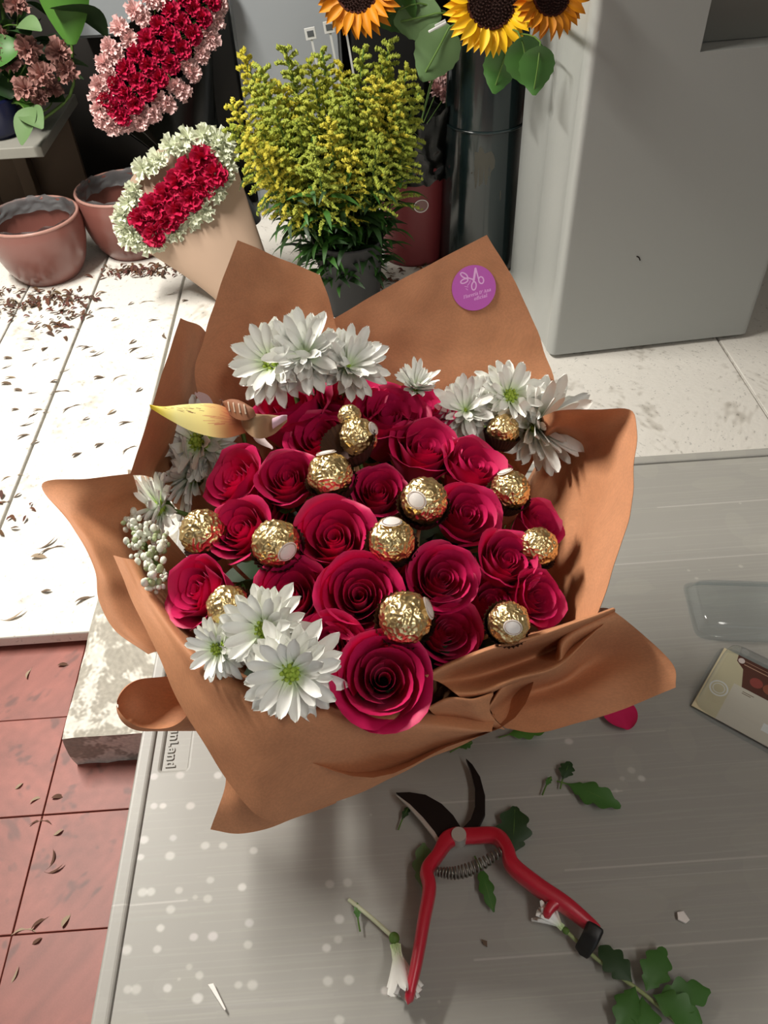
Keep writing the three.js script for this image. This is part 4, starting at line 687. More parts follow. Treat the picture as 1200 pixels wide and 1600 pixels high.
// posy standing on a leaning face: blooms laid out on a plane (origin c, axes ex along the long way, ey across), facing n
function posy(c, ex, ey, inner, outer, cfg) {
  const n = ex.clone().cross(ey).normalize(); if (n.z < 0) n.negate();
  const put = (p, protos, i, name, label, group, cat, s) => { const o = copy(protos[i % 2], name, label, group); tag(o, null, cat); const nn = n.clone().addScaledVector(p.clone().sub(c), 2.2); place(o, p, nn.normalize(), s, i * 1.3); part('bloom_stalk', tube([[0, 0, 0], [0, -0.02 / s, 0], o.worldToLocal(c.clone().addScaledVector(n, -0.10)).toArray()], 0.002 / s, 6, 5), M.stem, o); };
  inner.forEach(([a, b], i) => put(c.clone().addScaledVector(ex, a).addScaledVector(ey, b).addScaledVector(n, 0.012 + 0.006 * ((i * 7) % 3) / 2), redPuffs, i, 'red_carnation', cfg.redLabel, cfg.redGroup, 'flower', cfg.rs));
  outer.forEach(([a, b], i) => put(c.clone().addScaledVector(ex, a).addScaledVector(ey, b), cfg.protos, i, cfg.name, cfg.outLabel, cfg.outGroup, 'flower', cfg.os));
  return n;
}
function ovalSpots(rx, ry, n, jit, seed) { const r = mulberry(seed); return Array.from({ length: n }, (_, i) => { const a = i / n * Math.PI * 2; return [(rx + (r() - 0.5) * jit) * Math.cos(a), (ry + (r() - 0.5) * jit) * Math.sin(a)]; }); }
{ // pink and red posy at the back
  const A = V([-0.7684, 0.5102, -2.72]), B = V([-0.3954, 0.811, -2.95]), c = A.clone().add(B).multiplyScalar(0.5), ex = B.clone().sub(A).multiplyScalar(0.5), hl = ex.length(); ex.normalize();
  const ey = new THREE.Vector3(0.75, -0.35, -0.25).addScaledVector(ex, -new THREE.Vector3(0.75, -0.35, -0.25).dot(ex)).normalize();
  const inner = []; for (let i = 0; i < 9; i++) for (const j of [-1, 0, 1]) { const a = (i / 8 * 2 - 1) * hl * 0.84; inner.push([a, j * 0.045 * Math.sqrt(1 - (a / hl) ** 2 * 0.8)]); }
  const n = posy(c, ex, ey, inner, [...ovalSpots(hl * 1.0, 0.115, 26, 0.02, 3), ...ovalSpots(hl * 0.94, 0.09, 22, 0.02, 4)], { rs: 1.0, os: 1.05, protos: pinkPuffs, name: 'pink_bloom', redLabel: 'red carnation packed in the centre of the pink rimmed posy', redGroup: 'red carnations of the pink rimmed posy', outLabel: 'pale pink bloom in the rim of the tall back posy', outGroup: 'pale pink blooms around the back posy' });
  const foot = new THREE.Vector3(c.x + 0.14, PF, c.z - 0.12), o = thing('black_wrap', 'black foil wrapped holder under the pink and red posy', 'holder', foot.toArray());
  part('foil_cone', grid(48, 10, (u, v) => { const a = u * Math.PI * 2, fold = 1 + 0.05 * Math.sin(a * 11) * v, p = new THREE.Vector3().addScaledVector(ex, Math.cos(a) * hl * 0.95).addScaledVector(ey, Math.sin(a) * 0.1).add(c).addScaledVector(n, -0.03).sub(foot), q = [0.09 * Math.cos(a + 2.2), 0.001, -0.09 * Math.sin(a + 2.2)]; return [lerp(q[0], p.x, v) * fold, lerp(q[1], p.y, Math.pow(v, 0.9)), lerp(q[2], p.z, v) * fold]; }), M.blackGloss, o);
}
{ // white and red posy in tan paper
  const A = V([-0.6972, 0.2772, -2.36]), B = V([-0.3652, 0.5143, -2.44]), c = A.clone().add(B).multiplyScalar(0.5), ex = B.clone().sub(A).multiplyScalar(0.5), hl = ex.length(); ex.normalize();
  const e0 = new THREE.Vector3(0.7, -0.45, 0.15), ey = e0.addScaledVector(ex, -e0.dot(ex)).normalize();
  const inner = []; for (let i = 0; i < 6; i++) for (const j of [-0.6, 0.6]) { const a = (i / 5 * 2 - 1) * hl * 0.62; inner.push([a, j * 0.045 + 0.018]); }
  const n = posy(c, ex, ey, inner, [...ovalSpots(hl * 0.98, 0.092, 22, 0.02, 5), ...ovalSpots(hl * 0.92, 0.08, 12, 0.03, 9)], { rs: 1.3, os: 1.1, protos: creamPuffs, name: 'cream_bloom', redLabel: 'red carnation packed in the centre of the tan wrapped posy', redGroup: 'red carnations of the tan wrapped posy', outLabel: 'greenish white bloom in the rim of the tan wrapped posy', outGroup: 'greenish white blooms around the tan wrapped posy' });
  const foot = new THREE.Vector3(-0.37, PF, -2.36), o = thing('tan_wrap', 'tan paper cone around the white and red posy', 'wrapping paper', foot.toArray());
  part('paper_cone', grid(56, 12, (u, v) => { const a = u * Math.PI * 2, rim = new THREE.Vector3().addScaledVector(ex, Math.cos(a) * hl * 1.05).addScaledVector(ey, Math.sin(a) * 0.115).add(c).addScaledVector(n, -0.012 + 0.012 * Math.cos(a * 3)).sub(foot), q = [0.10 * Math.cos(a + 0.6) + 0.01, 0.001, -0.08 * Math.sin(a + 0.6)]; return [lerp(q[0], rim.x, v), lerp(q[1], rim.y, Math.pow(v, 0.8)), lerp(q[2], rim.z, v)]; }), M.tan, o);
}
// ---- goldenrod bunch in a black bucket
function bucket(name, label, cat, c, r0, r1, h, mat, extra) {
  const o = thing(name, label, cat, [c[0], PF, c[1]]);
  const pr = [[0.001, 0.002], [r0, 0], [r0 * 1.01, 0.01], [r1, h - 0.012], [r1 * 1.03, h - 0.01], [r1 * 1.03, h], [r1 * 0.985, h], [r1 * 0.97, h - 0.02], [r0 * 0.96, 0.015], [0.001, 0.012]].map(([x, y]) => new THREE.Vector2(x, y));
  part('shell', new THREE.LatheGeometry(pr, 48), mat, o); extra?.(o); return o;
}
const GB = [-0.02, -2.27];
bucket('flower_bucket', 'dark grey bucket holding the yellow goldenrod', 'bucket', GB, 0.085, 0.105, 0.24, std(0x1b1c1e, 0.55));
{
  const rod = (seed, mats) => {                                  // one stem: plume of tiny florets on arching side branches, narrow leaves below
    const g = new THREE.Group(), r = mulberry(seed), fl = [], tw = [], bead = new THREE.OctahedronGeometry(1, 0);
    for (let k = 0; k < 40; k++) {
      const t = k / 40, y = 0.36 + 0.28 * t, a = k * 2.4 + r(), L = 0.105 * (1 - 0.8 * t) * (0.7 + 0.5 * r()), pts = [0, 0.35, 0.7, 1].map((s) => [L * s * Math.cos(a), y + L * (0.75 * s - 0.45 * s * s), L * s * Math.sin(a)]);
      tw.push(tube(pts, 0.0009, 4, 3));
      for (let i = 0; i < 24; i++) { const s = 0.12 + 0.88 * i / 24, p = spline(pts, s), b = bead.clone(), z = 0.0026 + 0.0026 * r(); b.scale(z, z * 1.6, z); b.rotateX(r() * 3); b.translate(p[0] + (r() - 0.5) * 0.007, p[1] + 0.003 + r() * 0.004, p[2] + (r() - 0.5) * 0.007); fl.push(b); }
    }
    const f = part('florets', merge(fl), mats[0], g); f.userData.kind = 'stuff'; part('side_branches', merge(tw), mats[1], g);
    part('stalk', tube([[0, 0, 0], [0.004, 0.3, 0.003], [0, 0.64, 0]], 0.003, 10, 5), M.stem, g);
    const lf = grid(3, 6, (u, v) => { const w = 0.009 * Math.sin(Math.PI * (0.08 + 0.9 * v)); return [0.11 * v, 0.03 * Math.sin(v * 2.6), (u * 2 - 1) * w]; });
    for (let k = 0; k < 24; k++) { const m = part('leaf', lf, mats[2], g); m.position.y = 0.11 + 0.015 * k; m.rotation.order = 'YXZ'; m.rotation.y = k * 2.4; m.rotation.z = 0.3 - 0.5 * r(); m.scale.setScalar(0.8 + 0.4 * r()); }
    return g;
  };
  const yel = std(0xc2b93a, 0.75), lime = std(0x9aa63c, 0.75), tw = std(0x6f8a34, 0.7);
  const rods = [rod(1, [yel, tw, M.darkLeaf]), rod(2, [lime, tw, M.leaf]), rod(3, [lime, tw, M.darkLeaf]), rod(4, [std(0xa3a836, 0.75), tw, M.leaf])];
  // tips of the plumes
  const tips = [[-0.2788, 0.7851, -2.36], [-0.224, 0.7679, -2.3], [-0.1561, 0.7936, -2.36], [-0.09, 0.7756, -2.3], [-0.3144, 0.6804, -2.3], [-0.3229, 0.6429, -2.22], [-0.1968, 0.6985, -2.22], [-0.1137, 0.7031, -2.24], [-0.0079, 0.7533, -2.34], [0.0631, 0.7772, -2.38], [0.133, 0.7837, -2.4], [0.1806, 0.7303, -2.36], [0.0899, 0.7263, -2.28], [0.0016, 0.6874, -2.22], [0.1573, 0.6542, -2.3], [-0.0528, 0.7284, -2.3], [-0.2748, 0.6437, -2.14], [-0.0868, 0.6312, -2.1], [0.0782, 0.6233, -2.14], [-0.1923, 0.5918, -2.16], [0.0094, 0.5799, -2.16], [0.1721, 0.5944, -2.28], [0.215, 0.6652, -2.36], [-0.2371, 0.6447, -2.2], [-0.0514, 0.6565, -2.18], [-0.1407, 0.721, -2.4], [0.0323, 0.632, -2.24], [-0.2582, 0.7185, -2.32], [-0.1795, 0.7276, -2.3], [-0.0576, 0.7659, -2.42], [0.0229, 0.7213, -2.3], [0.1122, 0.7493, -2.36], [0.1446, 0.7023, -2.3], [-0.134, 0.6612, -2.18], [-0.0306, 0.6986, -2.24], [0.0688, 0.6775, -2.24], [-0.2217, 0.6137, -2.14]];
  tips.forEach((t, i) => {
    const base = new THREE.Vector3(GB[0] + 0.05 * Math.cos(i * 2.4), PF + 0.02, GB[1] + 0.05 * Math.sin(i * 2.4)), d = V(t).sub(base), len = d.length();
    const o = copy(rods[i % 4], 'goldenrod_stem', 'yellow green goldenrod stem in the dark grey bucket', 'goldenrod stems in the dark grey bucket'); tag(o, null, 'flower'); place(o, base, d.normalize(), 1, i * 1.9); o.scale.set(0.92, len / 0.66, 0.92);
  });
}
// ---- red bucket with black bag
bucket('red_bucket', 'dull red bucket with an oval label behind the goldenrod', 'bucket', [0.205, -2.61], 0.107, 0.118, 0.33, phys(0x7c2f33, 0.5), (o) => {
  const g = grid(16, 10, (u, v) => { const a = 1.36 - (u - 0.5) * 0.34, y = 0.215 + (v - 0.5) * 0.035, r = 0.1165; return [r * Math.cos(a), y, r * Math.sin(a)]; }), l = part('label', (() => { const q = grid(28, 5, (u, v) => { const th = u * Math.PI * 2, a = 1.42 - 0.2 * v * Math.cos(th), y = 0.215 + 0.02 * v * Math.sin(th), r = 0.1158; return [r * Math.cos(a), y, r * Math.sin(a)]; }); return q; })(), std(0x8f6a66, 0.5), o, 'oval pale bordered label');
  const pts = []; for (let i = 0; i <= 28; i++) { const th = i / 28 * Math.PI * 2, a = 1.42 - 0.2 * Math.cos(th); pts.push([0.1165 * Math.cos(a), 0.215 + 0.02 * Math.sin(th), 0.1165 * Math.sin(a)]); } part('label_border', tube(pts, 0.0018, 40, 5), M.sticker, l);
});
{ const o = thing('black_bag', 'crumpled black plastic bag stuffed over the red bucket', 'bag', [0.205, PF + 0.331, -2.61]);
  part('bag_folds', grid(64, 16, (u, v) => { const a = u * Math.PI * 2, f = noise3(Math.cos(a) * 3, Math.sin(a) * 3, v * 3), r = v < 0.3 ? lerp(0.122, 0.128, v / 0.3) : lerp(0.128, 0.145, (v - 0.3) / 0.7); return [(r + 0.014 * f) * Math.cos(a) + 0.02 * v, -0.05 + 0.2 * v + 0.02 * f + 0.03 * v * Math.sin(a * 2), (r + 0.014 * f) * Math.sin(a)]; }), M.blackGloss, o);
  part('bag_fill', grid(32, 6, (u, v) => { const a = u * Math.PI * 2; return [0.12 * v * Math.cos(a), 0.03 + 0.02 * noise3(Math.cos(a) * 2 * v, Math.sin(a) * 2 * v, 3), 0.12 * v * Math.sin(a)]; }), M.black, o); }
// pink blooms behind the bag
[[0.3038, 0.6365, -2.72], [0.3143, 0.5874, -2.7], [0.2925, 0.5485, -2.68], [0.3147, 0.5347, -2.66], [0.2823, 0.5722, -2.74], [0.3117, 0.6701, -2.76]].forEach((p, i) => { const o = copy(pinkPuffs[i % 2], 'pink_bloom', 'dusty pink bloom standing out of the black bag', 'pink blooms in the black bag'); tag(o, null, 'flower'); place(o, V(p), new THREE.Vector3(0.2, 0.5, 0.8).normalize(), 0.95, i); part('bloom_stalk', tube([[0, 0, 0], o.worldToLocal(new THREE.Vector3(0.22, 0.42, -2.63)).toArray()], 0.002, 4, 5), M.stem, o); });
// ---- tall dark vase with sunflowers
{
  const tm = phys(0x1d2a2b, 0.16, { clearcoat: 0.6, clearcoatRoughness: 0.1, name: 'dark_teal_glaze' });
  bucket('tall_vase', 'tall glossy dark teal vase holding the sunflowers', 'vase', [0.422, -2.53], 0.13, 0.118, 0.70, tm, (o) => {
    const r1 = new THREE.TorusGeometry(0.1245, 0.004, 6, 48); r1.rotateX(Math.PI / 2); r1.translate(0, 0.46, 0); part('moulded_ring', r1, tm, o);
    const pale = std(0x47463e, 0.45);
    for (const [a0, y0, w, h, sd] of [[1.75, 0.36, 0.30, 0.07, 1], [1.25, 0.24, 0.28, 0.05, 2], [1.9, 0.13, 0.16, 0.035, 3]]) part('pale_patch', grid(24, 6, (u, v) => { const th = u * Math.PI * 2, k = v * (0.8 + 0.35 * noise3(Math.cos(th) * 1.2 + sd, Math.sin(th) * 1.2, sd)), a = a0 - w * k * Math.cos(th), y = y0 + h * k * Math.sin(th), r = lerp(0.13, 0.118, y / 0.7) + 0.0006; return [r * Math.cos(a), y, r * Math.sin(a)]; }), pale, o, 'pale patch');  // irregular patches of a paler colour on the vase side
  });
  const ym = phys(0xfcc912, 0.6, { name: 'sunflower_petal' }), om = phys(0xd98a08, 0.6, { name: 'sunflower_petal_orange' }), dm = std(0x2c1108, 0.9), dr = std(0x4a1d0c, 0.9);
  const sun = (c, n, R, label, mat, seed) => {
    const o = thing('sunflower', label, 'sunflower', [0, 0, 0], 'sunflowers in the tall vase'), r = mulberry(seed);
    const pet = [0, 1, 2].map((k) => grid(4, 7, (u, v) => { const s = u * 2 - 1, w = 0.125 * Math.sin(Math.PI * clamp(0.14 + 0.86 * v, 0, 1)) * (1 - 0.25 * v); return [0.5 + 0.55 * v * (0.92 + 0.05 * k), 0.1 * Math.sin(v * 2.2) - 0.12 * v * k * 0.6 + 0.08 * s * s * w * 8, s * w]; }));
    for (let k = 0; k < 44; k++) { const p = part('petal', pet[Math.floor(r() * 3)], mat, o); p.rotation.order = 'YXZ'; p.rotation.y = k * 0.1428 * 2 + (k > 21 ? 0.14 : 0); p.rotation.z = (k > 21 ? 0.16 : -0.02) + 0.14 * (r() - 0.5); p.rotation.x = 0.3 * (r() - 0.5); }
    const bits = []; for (let k = 0; k < 170; k++) { const q = 0.5 * Math.sqrt((k + 0.5) / 170), a = k * 2.39996, b = new THREE.ConeGeometry(0.028, 0.08, 4); b.translate(q * Math.cos(a), 0.12 + 0.05 * Math.sin(q * 5), q * Math.sin(a)); bits.push(b); }
    const disc = new THREE.CylinderGeometry(0.53, 0.5, 0.1, 28); disc.translate(0, 0.05, 0); part('seed_disc', merge([disc, ...bits]), dm, o); const ct = new THREE.TorusGeometry(0.5, 0.035, 6, 32); ct.rotateX(Math.PI / 2); ct.translate(0, 0.1, 0); part('disc_rim', ct, dr, o);
    const back = new THREE.SphereGeometry(0.5, 20, 8, 0, 6.3, 1.57, 1.57); back.scale(1, 0.4, 1); part('calyx', back, M.leaf, o);
    place(o, V(c), new THREE.Vector3(...n).normalize(), R, seed);
    const t = o.worldToLocal(new THREE.Vector3(0.42 + 0.03 * Math.cos(seed), PF + 0.05, -2.53 + 0.03 * Math.sin(seed))), dn = new THREE.Vector3(0, -0.9, 0); const rim = o.worldToLocal(new THREE.Vector3(0.42 + 0.05 * Math.cos(seed), PF + 0.73, -2.53 + 0.05 * Math.sin(seed))); part('stalk', tube([[0, 0, 0], dn.multiplyScalar(0.4).toArray(), rim.toArray(), t.toArray()], 0.006 / R, 24, 6), M.stem, o);
  };
  sun([0.3684, 0.8851, -2.2], [-0.05, 0.25, 1], 0.114, 'large yellow sunflower facing the camera above the tall vase', ym, 2);
  sun([0.4266, 0.974, -1.84], [0.2, 0.2, 0.7], 0.082, 'orange sunflower turned away on the right of the tall vase', om, 5);
  sun([0.0548, 0.8826, -2.45], [-0.35, 0.2, 0.9], 0.12, 'orange yellow sunflower behind the goldenrod', om, 8);
  const sl = (seed) => grid(10, 12, (u, v) => { const s = u * 2 - 1, w = 0.42 * Math.pow(Math.sin(Math.PI * clamp(0.05 + 0.93 * Math.pow(v, 0.75), 0, 1)), 0.85) * (1 + 0.04 * Math.sin(v * 40)); return [s * w, 0.25 * Math.sin(v * 2.5) + 0.18 * s * s * w + 0.03 * Math.sin(v * 9 + seed), v]; });
  const lg = [sl(0), sl(2)];
  for (const [p, q, L, m, label] of [
    [[0.4177, 0.7862, -2.2], [0.3921, 0.7083, -2.18], 0.11, M.leaf, 'sunflower leaf hanging straight below the large sunflower'], [[0.4238, 0.8353, -2.08], [0.4542, 0.7472, -2.06], 0.115, M.leaf, 'broad sunflower leaf on the right of the tall vase'], [[0.4502, 0.8407, -1.98], [0.4431, 0.7565, -1.96], 0.10, M.leaf, 'narrow sunflower leaf against the pale fridge'],
    [[0.2964, 0.7903, -2.4], [0.2291, 0.6964, -2.36], 0.15, M.greyLeaf, 'dull sunflower leaf above the goldenrod'], [[0.2725, 0.8168, -2.42], [0.185, 0.811, -2.4], 0.13, M.greyLeaf, 'dull sunflower leaf at the top above the goldenrod'], [[0.205, 0.8401, -2.43], [0.1182, 0.8172, -2.42], 0.12, M.leaf, 'green sunflower leaf beside the left orange sunflower']]) {
    const o = thing('sunflower_leaf', label, 'leaf', p, 'sunflower leaves'), d = V(q).sub(V(p)).normalize(), x = d.clone().cross(new THREE.Vector3(0, 0.3, 1)).normalize(), y = d.clone().cross(x); o.quaternion.setFromRotationMatrix(new THREE.Matrix4().makeBasis(x, y, d)); o.scale.setScalar(L);
    o.updateMatrixWorld(true); part('leaf_blade', lg[Math.round(L * 100) % 2], m, o); part('leaf_stalk', tube([[0, 0.25, 0.9], [0, 0.1, 0.3], [0, 0, 0], o.worldToLocal(new THREE.Vector3(0.42, 0.74, -2.52)).toArray()], 0.02, 12, 5), M.stem, o);
  }
}

// ---------------------------------------------------------------- pale cabinet; added boxes painting shade and light on the back wall
{
  const cab = std(0x9aa0a4, 0.45);
  const o = thing('pale_cabinet', 'plain pale blue grey cabinet behind the goldenrod', 'cabinet', [-0.18, PF, -3.1]);
  part('body', rbox(0.36, 1.1, 0.16, 0.008, 0, 0.55, 0), cab, o); part('door_panel', rbox(0.34, 1.06, 0.01, 0.004, 0, 0.55, 0.083), cab, o);
  const q = thing('lit_wall_box', 'pale grey box for the lit back wall at the top left', 'cabinet', [-0.80, 0.6, -3.375]); part('body', rbox(0.34, 0.7, 0.15, 0.006, 0, 0.35, 0), cab, q); part('lit_wall_face', rbox(0.32, 0.68, 0.01, 0.003, 0, 0.35, 0.079), cab, q);  // second one is a pale box standing in for lit back wall
  for (const [x, z, w, h, lab] of [[-0.47, -3.2, 0.2, 0.9, 'tall black crate added to darken the wall beside the pale cabinet'], [0.16, -3.15, 0.26, 0.86, 'tall black crate added to darken the wall behind the red bucket'], [0.55, -3.1, 0.34, 0.8, 'tall black crate added to darken the wall behind the tall vase']]) { const c = thing('black_backdrop', lab, 'backdrop', [x, PF, z]); part('body', rbox(w, h, 0.2, 0.012, 0, h / 2, 0), M.black, c); part('rim', merge([rbox(w + 0.012, 0.03, 0.212, 0.006, 0, h - 0.03, 0)]), M.black, c); }  // black boxes added to stand in for shade along the back
}
// bench on the left with a leafy planter
{
  const o = thing('plant_bench', 'low bench with a pale plank edge at the far left', 'bench', [-1.55, PF, -2.98]);
  part('plank', rbox(1.06, 0.035, 0.52, 0.004, 0.02, 0.375, 0), std(0x8d8c84, 0.7), o); part('back_board', box(1.02, 0.34, 0.02, 0.0, 0.18, -0.22), std(0x5a4a3c, 0.8), o);
  for (const x of [-0.45, 0.3]) for (const z of [-0.18, 0.2]) part('leg', rbox(0.05, 0.357, 0.05, 0.004, x, 0.1785, z), std(0x5a4a3c, 0.8), o);
  const y = PF + 0.393, p = thing('blue_planter', 'dark navy planter on the bench at the left edge', 'planter', [-1.17, y, -2.86]);
  part('shell', new THREE.LatheGeometry([[0.001, 0.0], [0.07, 0], [0.085, 0.02], [0.095, 0.11], [0.09, 0.12], [0.08, 0.1], [0.001, 0.1]].map(([a, b]) => new THREE.Vector2(a, b)), 32), phys(0x151a38, 0.3), p);
  const leafG = [0, 1].map((k) => grid(6, 10, (u, v) => { const s = u * 2 - 1, w = 0.3 * Math.pow(Math.sin(Math.PI * clamp(0.04 + 0.94 * v, 0, 1)), 0.8); return [s * w, 0.3 * Math.sin(v * 2.2 + k) + 0.25 * s * s * w, v]; }));
  const b = thing('leafy_plant', 'dense dark green leafy plant on the bench at the left', 'plant', [-1.12, y + 0.1, -2.95]), r = mulberry(31), mats = [M.darkLeaf, M.darkLeaf, M.leaf, M.freshLeaf];
  part('stalks', merge([0, 1, 2, 3, 4].map((k) => tube([[0.02 * k - 0.05, -0.1, 0.02], [0.03 * k - 0.06, 0.1, 0], [0.09 * k - 0.2, 0.35, -0.05]], 0.007, 8, 5))), M.stem, b);
  for (let k = 0; k < 150; k++) { const m = part('leaf', leafG[k % 2], k % 11 === 4 ? M.freshLeaf : mats[k % 3], b), a = r() * 6.28, q = r(); m.position.set(-0.12 + 0.42 * (r() - 0.35), -0.04 + 0.46 * q, 0.06 + 0.2 * (r() - 0.5)); m.rotation.set(-0.5 + r() * 1.2, a, 0.8 * (r() - 0.5)); m.scale.setScalar(0.08 + 0.09 * r()); }
  const bl = thing('broad_leaf', 'broad bright green leaf above the dusty pink flowers', 'leaf', [-0.8482, 0.6905, -2.85]); part('leaf_blade', leafG[0], M.freshLeaf, bl); part('leaf_stalk', tube([[0, 0, 0], [-0.1, -0.2, -0.5], [-0.6, -0.3, -0.9]], 0.02, 8, 5), M.stem, bl); bl.rotation.set(-1.15, 0.2, 0.15); bl.scale.setScalar(0.26);
  const bl2 = thing('broad_leaf', 'broad dark green leaf beside the pink rimmed posy', 'leaf', [-0.7715, 0.6554, -2.9]); part('leaf_blade', leafG[1], M.darkLeaf, bl2); part('leaf_stalk', tube([[0, 0, 0], [-0.2, -0.2, -0.5], [-0.9, -0.3, -0.9]], 0.02, 8, 5), M.stem, bl2); bl2.rotation.set(-1.0, -0.5, -0.3); bl2.scale.setScalar(0.2);
  [[[-0.963, 0.7003, -2.78], 1.0], [[-0.879, 0.6836, -2.8], 1.05], [[-0.938, 0.6329, -2.76], 1.0], [[-1.0356, 0.6741, -2.78], 1.1], [[-0.9957, 0.6016, -2.74], 0.9], [[-0.9619, 0.8147, -2.8], 1.0], [[-0.8727, 0.629, -2.8], 0.9], [[-1.0434, 0.7309, -2.8], 0.9], [[-0.9672, 0.5716, -2.76], 0.75], [[-0.9281, 0.5837, -2.8], 0.8]].forEach(([p, s], i) => { const f = copy(peachPuffs[i % 2], 'dusty_pink_flower', 'dusty pink flower in front of the leafy plant', 'dusty pink flowers on the bench'); tag(f, null, 'flower'); place(f, V(p), new THREE.Vector3(0.2, 0.5, 0.8).normalize(), s, i); part('bloom_stalk', tube([[0, 0, 0], [0, -0.03, 0], f.worldToLocal(new THREE.Vector3(-1.13, y + 0.08, -2.87)).toArray()], 0.003, 8, 5), M.stem, f); });
  [[[-1.0168, 0.5428, -2.74], 0.13, 0.6], [[-0.975, 0.5316, -2.72], 0.12, -0.4], [[-0.9634, 0.7706, -2.76], 0.10, 1.0]].forEach(([p, s, a], i) => { const l = thing('grey_green_leaf', ['pale grey green leaf hanging over the navy planter', 'grey green leaf right of the navy planter', 'small round grey green leaf among dusty pink flowers'][i], 'leaf', p); part('leaf_blade', leafG[i % 2], M.greyLeaf, l); part('leaf_stalk', tube([[0, 0, 0], [0, -0.2, -0.5], [-0.2, -0.4, -0.9]], 0.02, 6, 5), M.stem, l); l.rotation.set(0.5, a, 0); l.scale.setScalar(s); });
}
// small white plant labels in the goldenrod
[[[-0.0823, 0.7519, -2.5], 'white plant label, leftmost of three behind the goldenrod'], [[-0.0292, 0.7649, -2.5], 'white plant label, middle of three behind the goldenrod'], [[0.0144, 0.7751, -2.5], 'white plant label, rightmost of three behind the goldenrod'], [[0.2594, 0.8129, -2.3], 'white clip on the leaf left of the large sunflower']].forEach(([p, lab], i) => { const o = thing('plant_label', lab, 'label', p); const h = i === 3 ? 0.012 : 0.03; part('card', rbox(0.03, h, 0.003, 0.001, 0, h / 2, 0), std(0xd6d8d6, 0.5), o); if (i < 3) { part('print', rbox(0.018, h * 0.5, 0.001, 0.0004, 0, h / 2, 0.0018), std(0x55595c, 0.6), o); part('stick', box(0.006, 0.78, 0.002, 0, -0.385, -0.002), std(0xd6d8d6, 0.5), o); } else part('clip_arm', rbox(0.05, 0.006, 0.006, 0.002, -0.01, 0.004, 0), std(0xd6d8d6, 0.5), o); o.rotation.z = 0.4; if (i < 3) o.rotation.z = 0.12; });

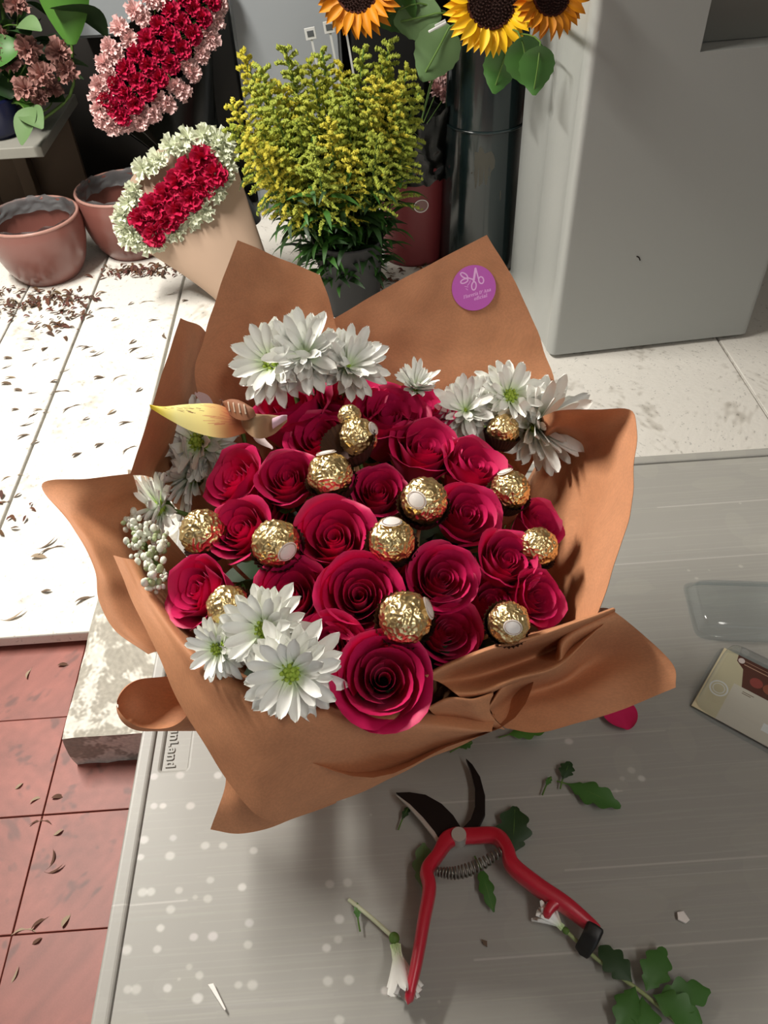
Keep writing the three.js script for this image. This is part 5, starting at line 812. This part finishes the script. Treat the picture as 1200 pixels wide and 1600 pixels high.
// ---------------------------------------------------------------- dry leaves on the boards, the block and the tiles
{
  const sl = [[0.040, 0.0042, 0.25], [0.046, 0.0030, -0.4], [0.030, 0.0060, 0.15], [0.052, 0.0036, 0.5], [0.024, 0.0042, -0.2]].map(([L, w, bend]) => grid(8, 2, (u, v) => { const s = v * 2 - 1, q = w * Math.pow(Math.sin(Math.PI * clamp(0.05 + 0.93 * u, 0, 1)), 0.8); return [L * (u - 0.5), 0.0024 + 0.0035 * Math.sin(u * 4 + bend * 5) + 0.0008 * s, bend * L * (u - 0.5) * (u - 0.5) * 2 + s * q]; }));
  const spots = [[-1.0668, 0, -2.2701], [-1.07, 0, -2.2038], [-1.01, 0, -2.2078], [-1.0124, 0, -2.1364], [-0.9347, 0, -2.0189], [-1.0704, 0, -2.0572], [-1.1094, -0, -2.1126], [-1.077, 0, -2.0248], [-0.8888, 0, -2.2121], [-0.8498, 0, -2.1712], [-0.876, 0, -2.1996], [-0.8358, 0, -2.1516], [-0.8012, 0, -2.0273], [-0.7432, 0, -2.0275], [-0.7295, 0, -2.2121], [-0.7191, 0, -2.1742], [-0.6796, 0, -2.1161], [-0.8927, 0, -2.5469], [-0.8619, 0, -2.4444], [-0.7766, 0, -2.4549], [-0.6833, 0, -2.3411], [-0.6454, 0, -2.5029], [-0.5908, 0, -2.4532], [-0.8577, -0, -1.8902], [-0.7975, 0, -1.8239], [-0.9453, 0, -1.8844], [-0.9602, 0, -1.8559], [-1.0158, 0, -1.8919], [-0.9452, 0, -1.8693], [-0.7288, -0, -1.8462], [-0.9556, 0, -1.7686], [-0.9709, 0, -1.813], [-0.7912, 0, -1.6697], [-0.9456, 0, -1.6023], [-0.9093, 0, -1.5177], [-0.9412, 0, -1.4972], [-0.7874, 0, -1.3338], [-0.7983, 0, -1.2975], [-0.778, 0, -1.3267], [-0.7558, 0, -1.186], [-0.6629, 0, -1.1591], [-0.8093, 0, -1.1158], [-0.7375, 0, -1.7045], [-0.6548, 0, -1.6825], [-0.9194, -0, -1.7315], [-0.9552, 0, -2.1475], [-0.9183, 0, -2.074], [-1.0322, 0, -1.9874], [-0.9049, 0, -1.9735], [-0.8132, 0, -2.3567], [-0.6371, 0, -2.2386], [-0.9926, 0, -1.9671], [-1.1122, 0, -2.1654], [-0.7244, 0, -2.4697], [-0.6663, 0, -1.9473], [-0.6818, 0, -1.7971]];
  spots.forEach((p, i) => { const x = p[0] * 1.325 / 1.37, z = p[2] * 1.325 / 1.37, o = solo('dry_leaf', sl[i % 5], i % 4 === 1 ? M.debrisPale : M.debris, 'curled dry brown leaf bit on the white boards', 'dry leaf', 'dry leaf bits on the white boards'); o.position.set(x, PF, z); o.rotation.y = 0.35 + 0.9 * (rnd() - 0.5) + (rnd() < 0.15 ? 1.2 : 0); o.scale.setScalar(0.85 + 0.4 * rnd()); });
  const tiles = [[[-0.6483, 0, -0.6893], 0.45], [[-0.6107, 0, -0.6889], 0.12], [[-0.5947, 0, -0.6203], 0.5], [[-0.5926, 0, -0.5733], 1.4], [[-0.6129, 0, -0.4656], 0.05], [[-0.592, 0, -0.4739], 0.7], [[-0.5488, 0, -0.4729], 1.2], [[-0.5883, 0, -0.4428], 0.45], [[-0.6113, 0, -0.391], 1.0], [[-0.6309, 0, -0.6473], 0.0], [[-0.7393, 0, -0.9665], 1.5], [[-0.6683, 0, -0.9812], 0.1], [[-0.6899, 0, -0.7135], 0.6], [[-0.5857, 0, -0.5533], 0.3]];
  tiles.forEach(([p, a], i) => { const o = solo('dry_leaf', sl[(i * 2) % 5], i % 2 ? M.debrisRed : M.debrisPale, 'curled dry leaf bit on the red floor tiles', 'dry leaf', 'dry leaf bits on the red tiles'); o.position.set(p[0], 0.001, p[2]); o.rotation.y = a; o.scale.setScalar(0.75); });
  // crumbled litter around the pots: too fine to count
  const zones = [[[-1.2112, 0, -2.5298], 0.12, 0.2, 90], [[-0.9878, 0, -2.3777], 0.08, 0.12, 60], [[-0.7916, 0, -2.6802], 0.16, 0.05, 110], [[-1.0672, 0, -2.512], 0.16, 0.06, 110], [[0.3019, 0, -2.5855], 0.12, 0.10, 60], [[0.0917, 0, -2.4982], 0.1, 0.12, 60], [[-0.9063, 0, -1.459], 0.08, 0.1, 12]];
  const total = zones.reduce((s, z) => s + z[3], 0), im = new THREE.InstancedMesh(sl[4], M.debrisRed, total), m = new THREE.Matrix4(), q = new THREE.Quaternion(), col = new THREE.Color(); let k = 0;
  const gs = () => (rnd() + rnd() + rnd() - 1.5) * 0.9;
  for (const [c, dx, dz, n] of zones) for (let i = 0; i < n; i++) { q.setFromEuler(new THREE.Euler(0.25 * (rnd() - 0.5), rnd() * 6.28, 0.25 * (rnd() - 0.5))); const s = 0.5 + 0.9 * rnd(); m.compose(new THREE.Vector3(c[0] * 0.967 + dx * gs(), PF + 0.001 + 0.004 * rnd(), c[2] * 0.967 + dz * gs()), q, new THREE.Vector3(s, s, s)); im.setMatrixAt(k, m); col.setRGB(...[0.7 + 0.5 * rnd(), 0.6 + 0.5 * rnd(), 0.6 + 0.4 * rnd()]); im.setColorAt(k, col); k++; }
  im.name = 'leaf_litter'; scene.add(im); tag(im, 'fine brown leaf litter scattered around the glazed pots', 'litter', null, 'stuff');
}
// greenery inside the bouquet
{
  const lf = grid(5, 8, (u, v) => { const s = u * 2 - 1, w = 0.013 * Math.pow(Math.sin(Math.PI * clamp(0.05 + 0.92 * v, 0, 1)), 0.8); return [s * w, 0.008 * Math.sin(v * 2.5) + 6 * w * s * s * w, 0.05 * v]; });
  const o = thing('filler_greenery', 'dark green leaves packed between the rose stems', 'leaves', [BC[0], TT, BC[1]]), r = mulberry(8);
  for (let k = 0; k < 110; k++) { const a = k * 2.39996, q = 0.07 * Math.sqrt((k + 0.5) / 110), m = part('leaf', lf, k % 3 ? M.darkLeaf : M.leaf, o); m.position.set(q * Math.cos(a), 0.175 + 0.02 * r() - 0.6 * q * q, q * Math.sin(a)); m.rotation.set(0.5 * (r() - 0.5), r() * 6.28, 0.6 * (r() - 0.5)); }
  part('leaf_stalks', merge([0, 1, 2, 3, 4, 5, 6].map((k) => tube([[0.01 * Math.cos(k * 0.9), 0.003, 0.01 * Math.sin(k * 0.9)], [0.02 * Math.cos(k * 0.9), 0.08, 0.02 * Math.sin(k * 0.9)], [0.07 * Math.cos(k * 0.9), 0.175, 0.07 * Math.sin(k * 0.9)]], 0.002, 8, 5))), M.stem, o);
}

shadows(scene);
renderer.render(scene, camera);
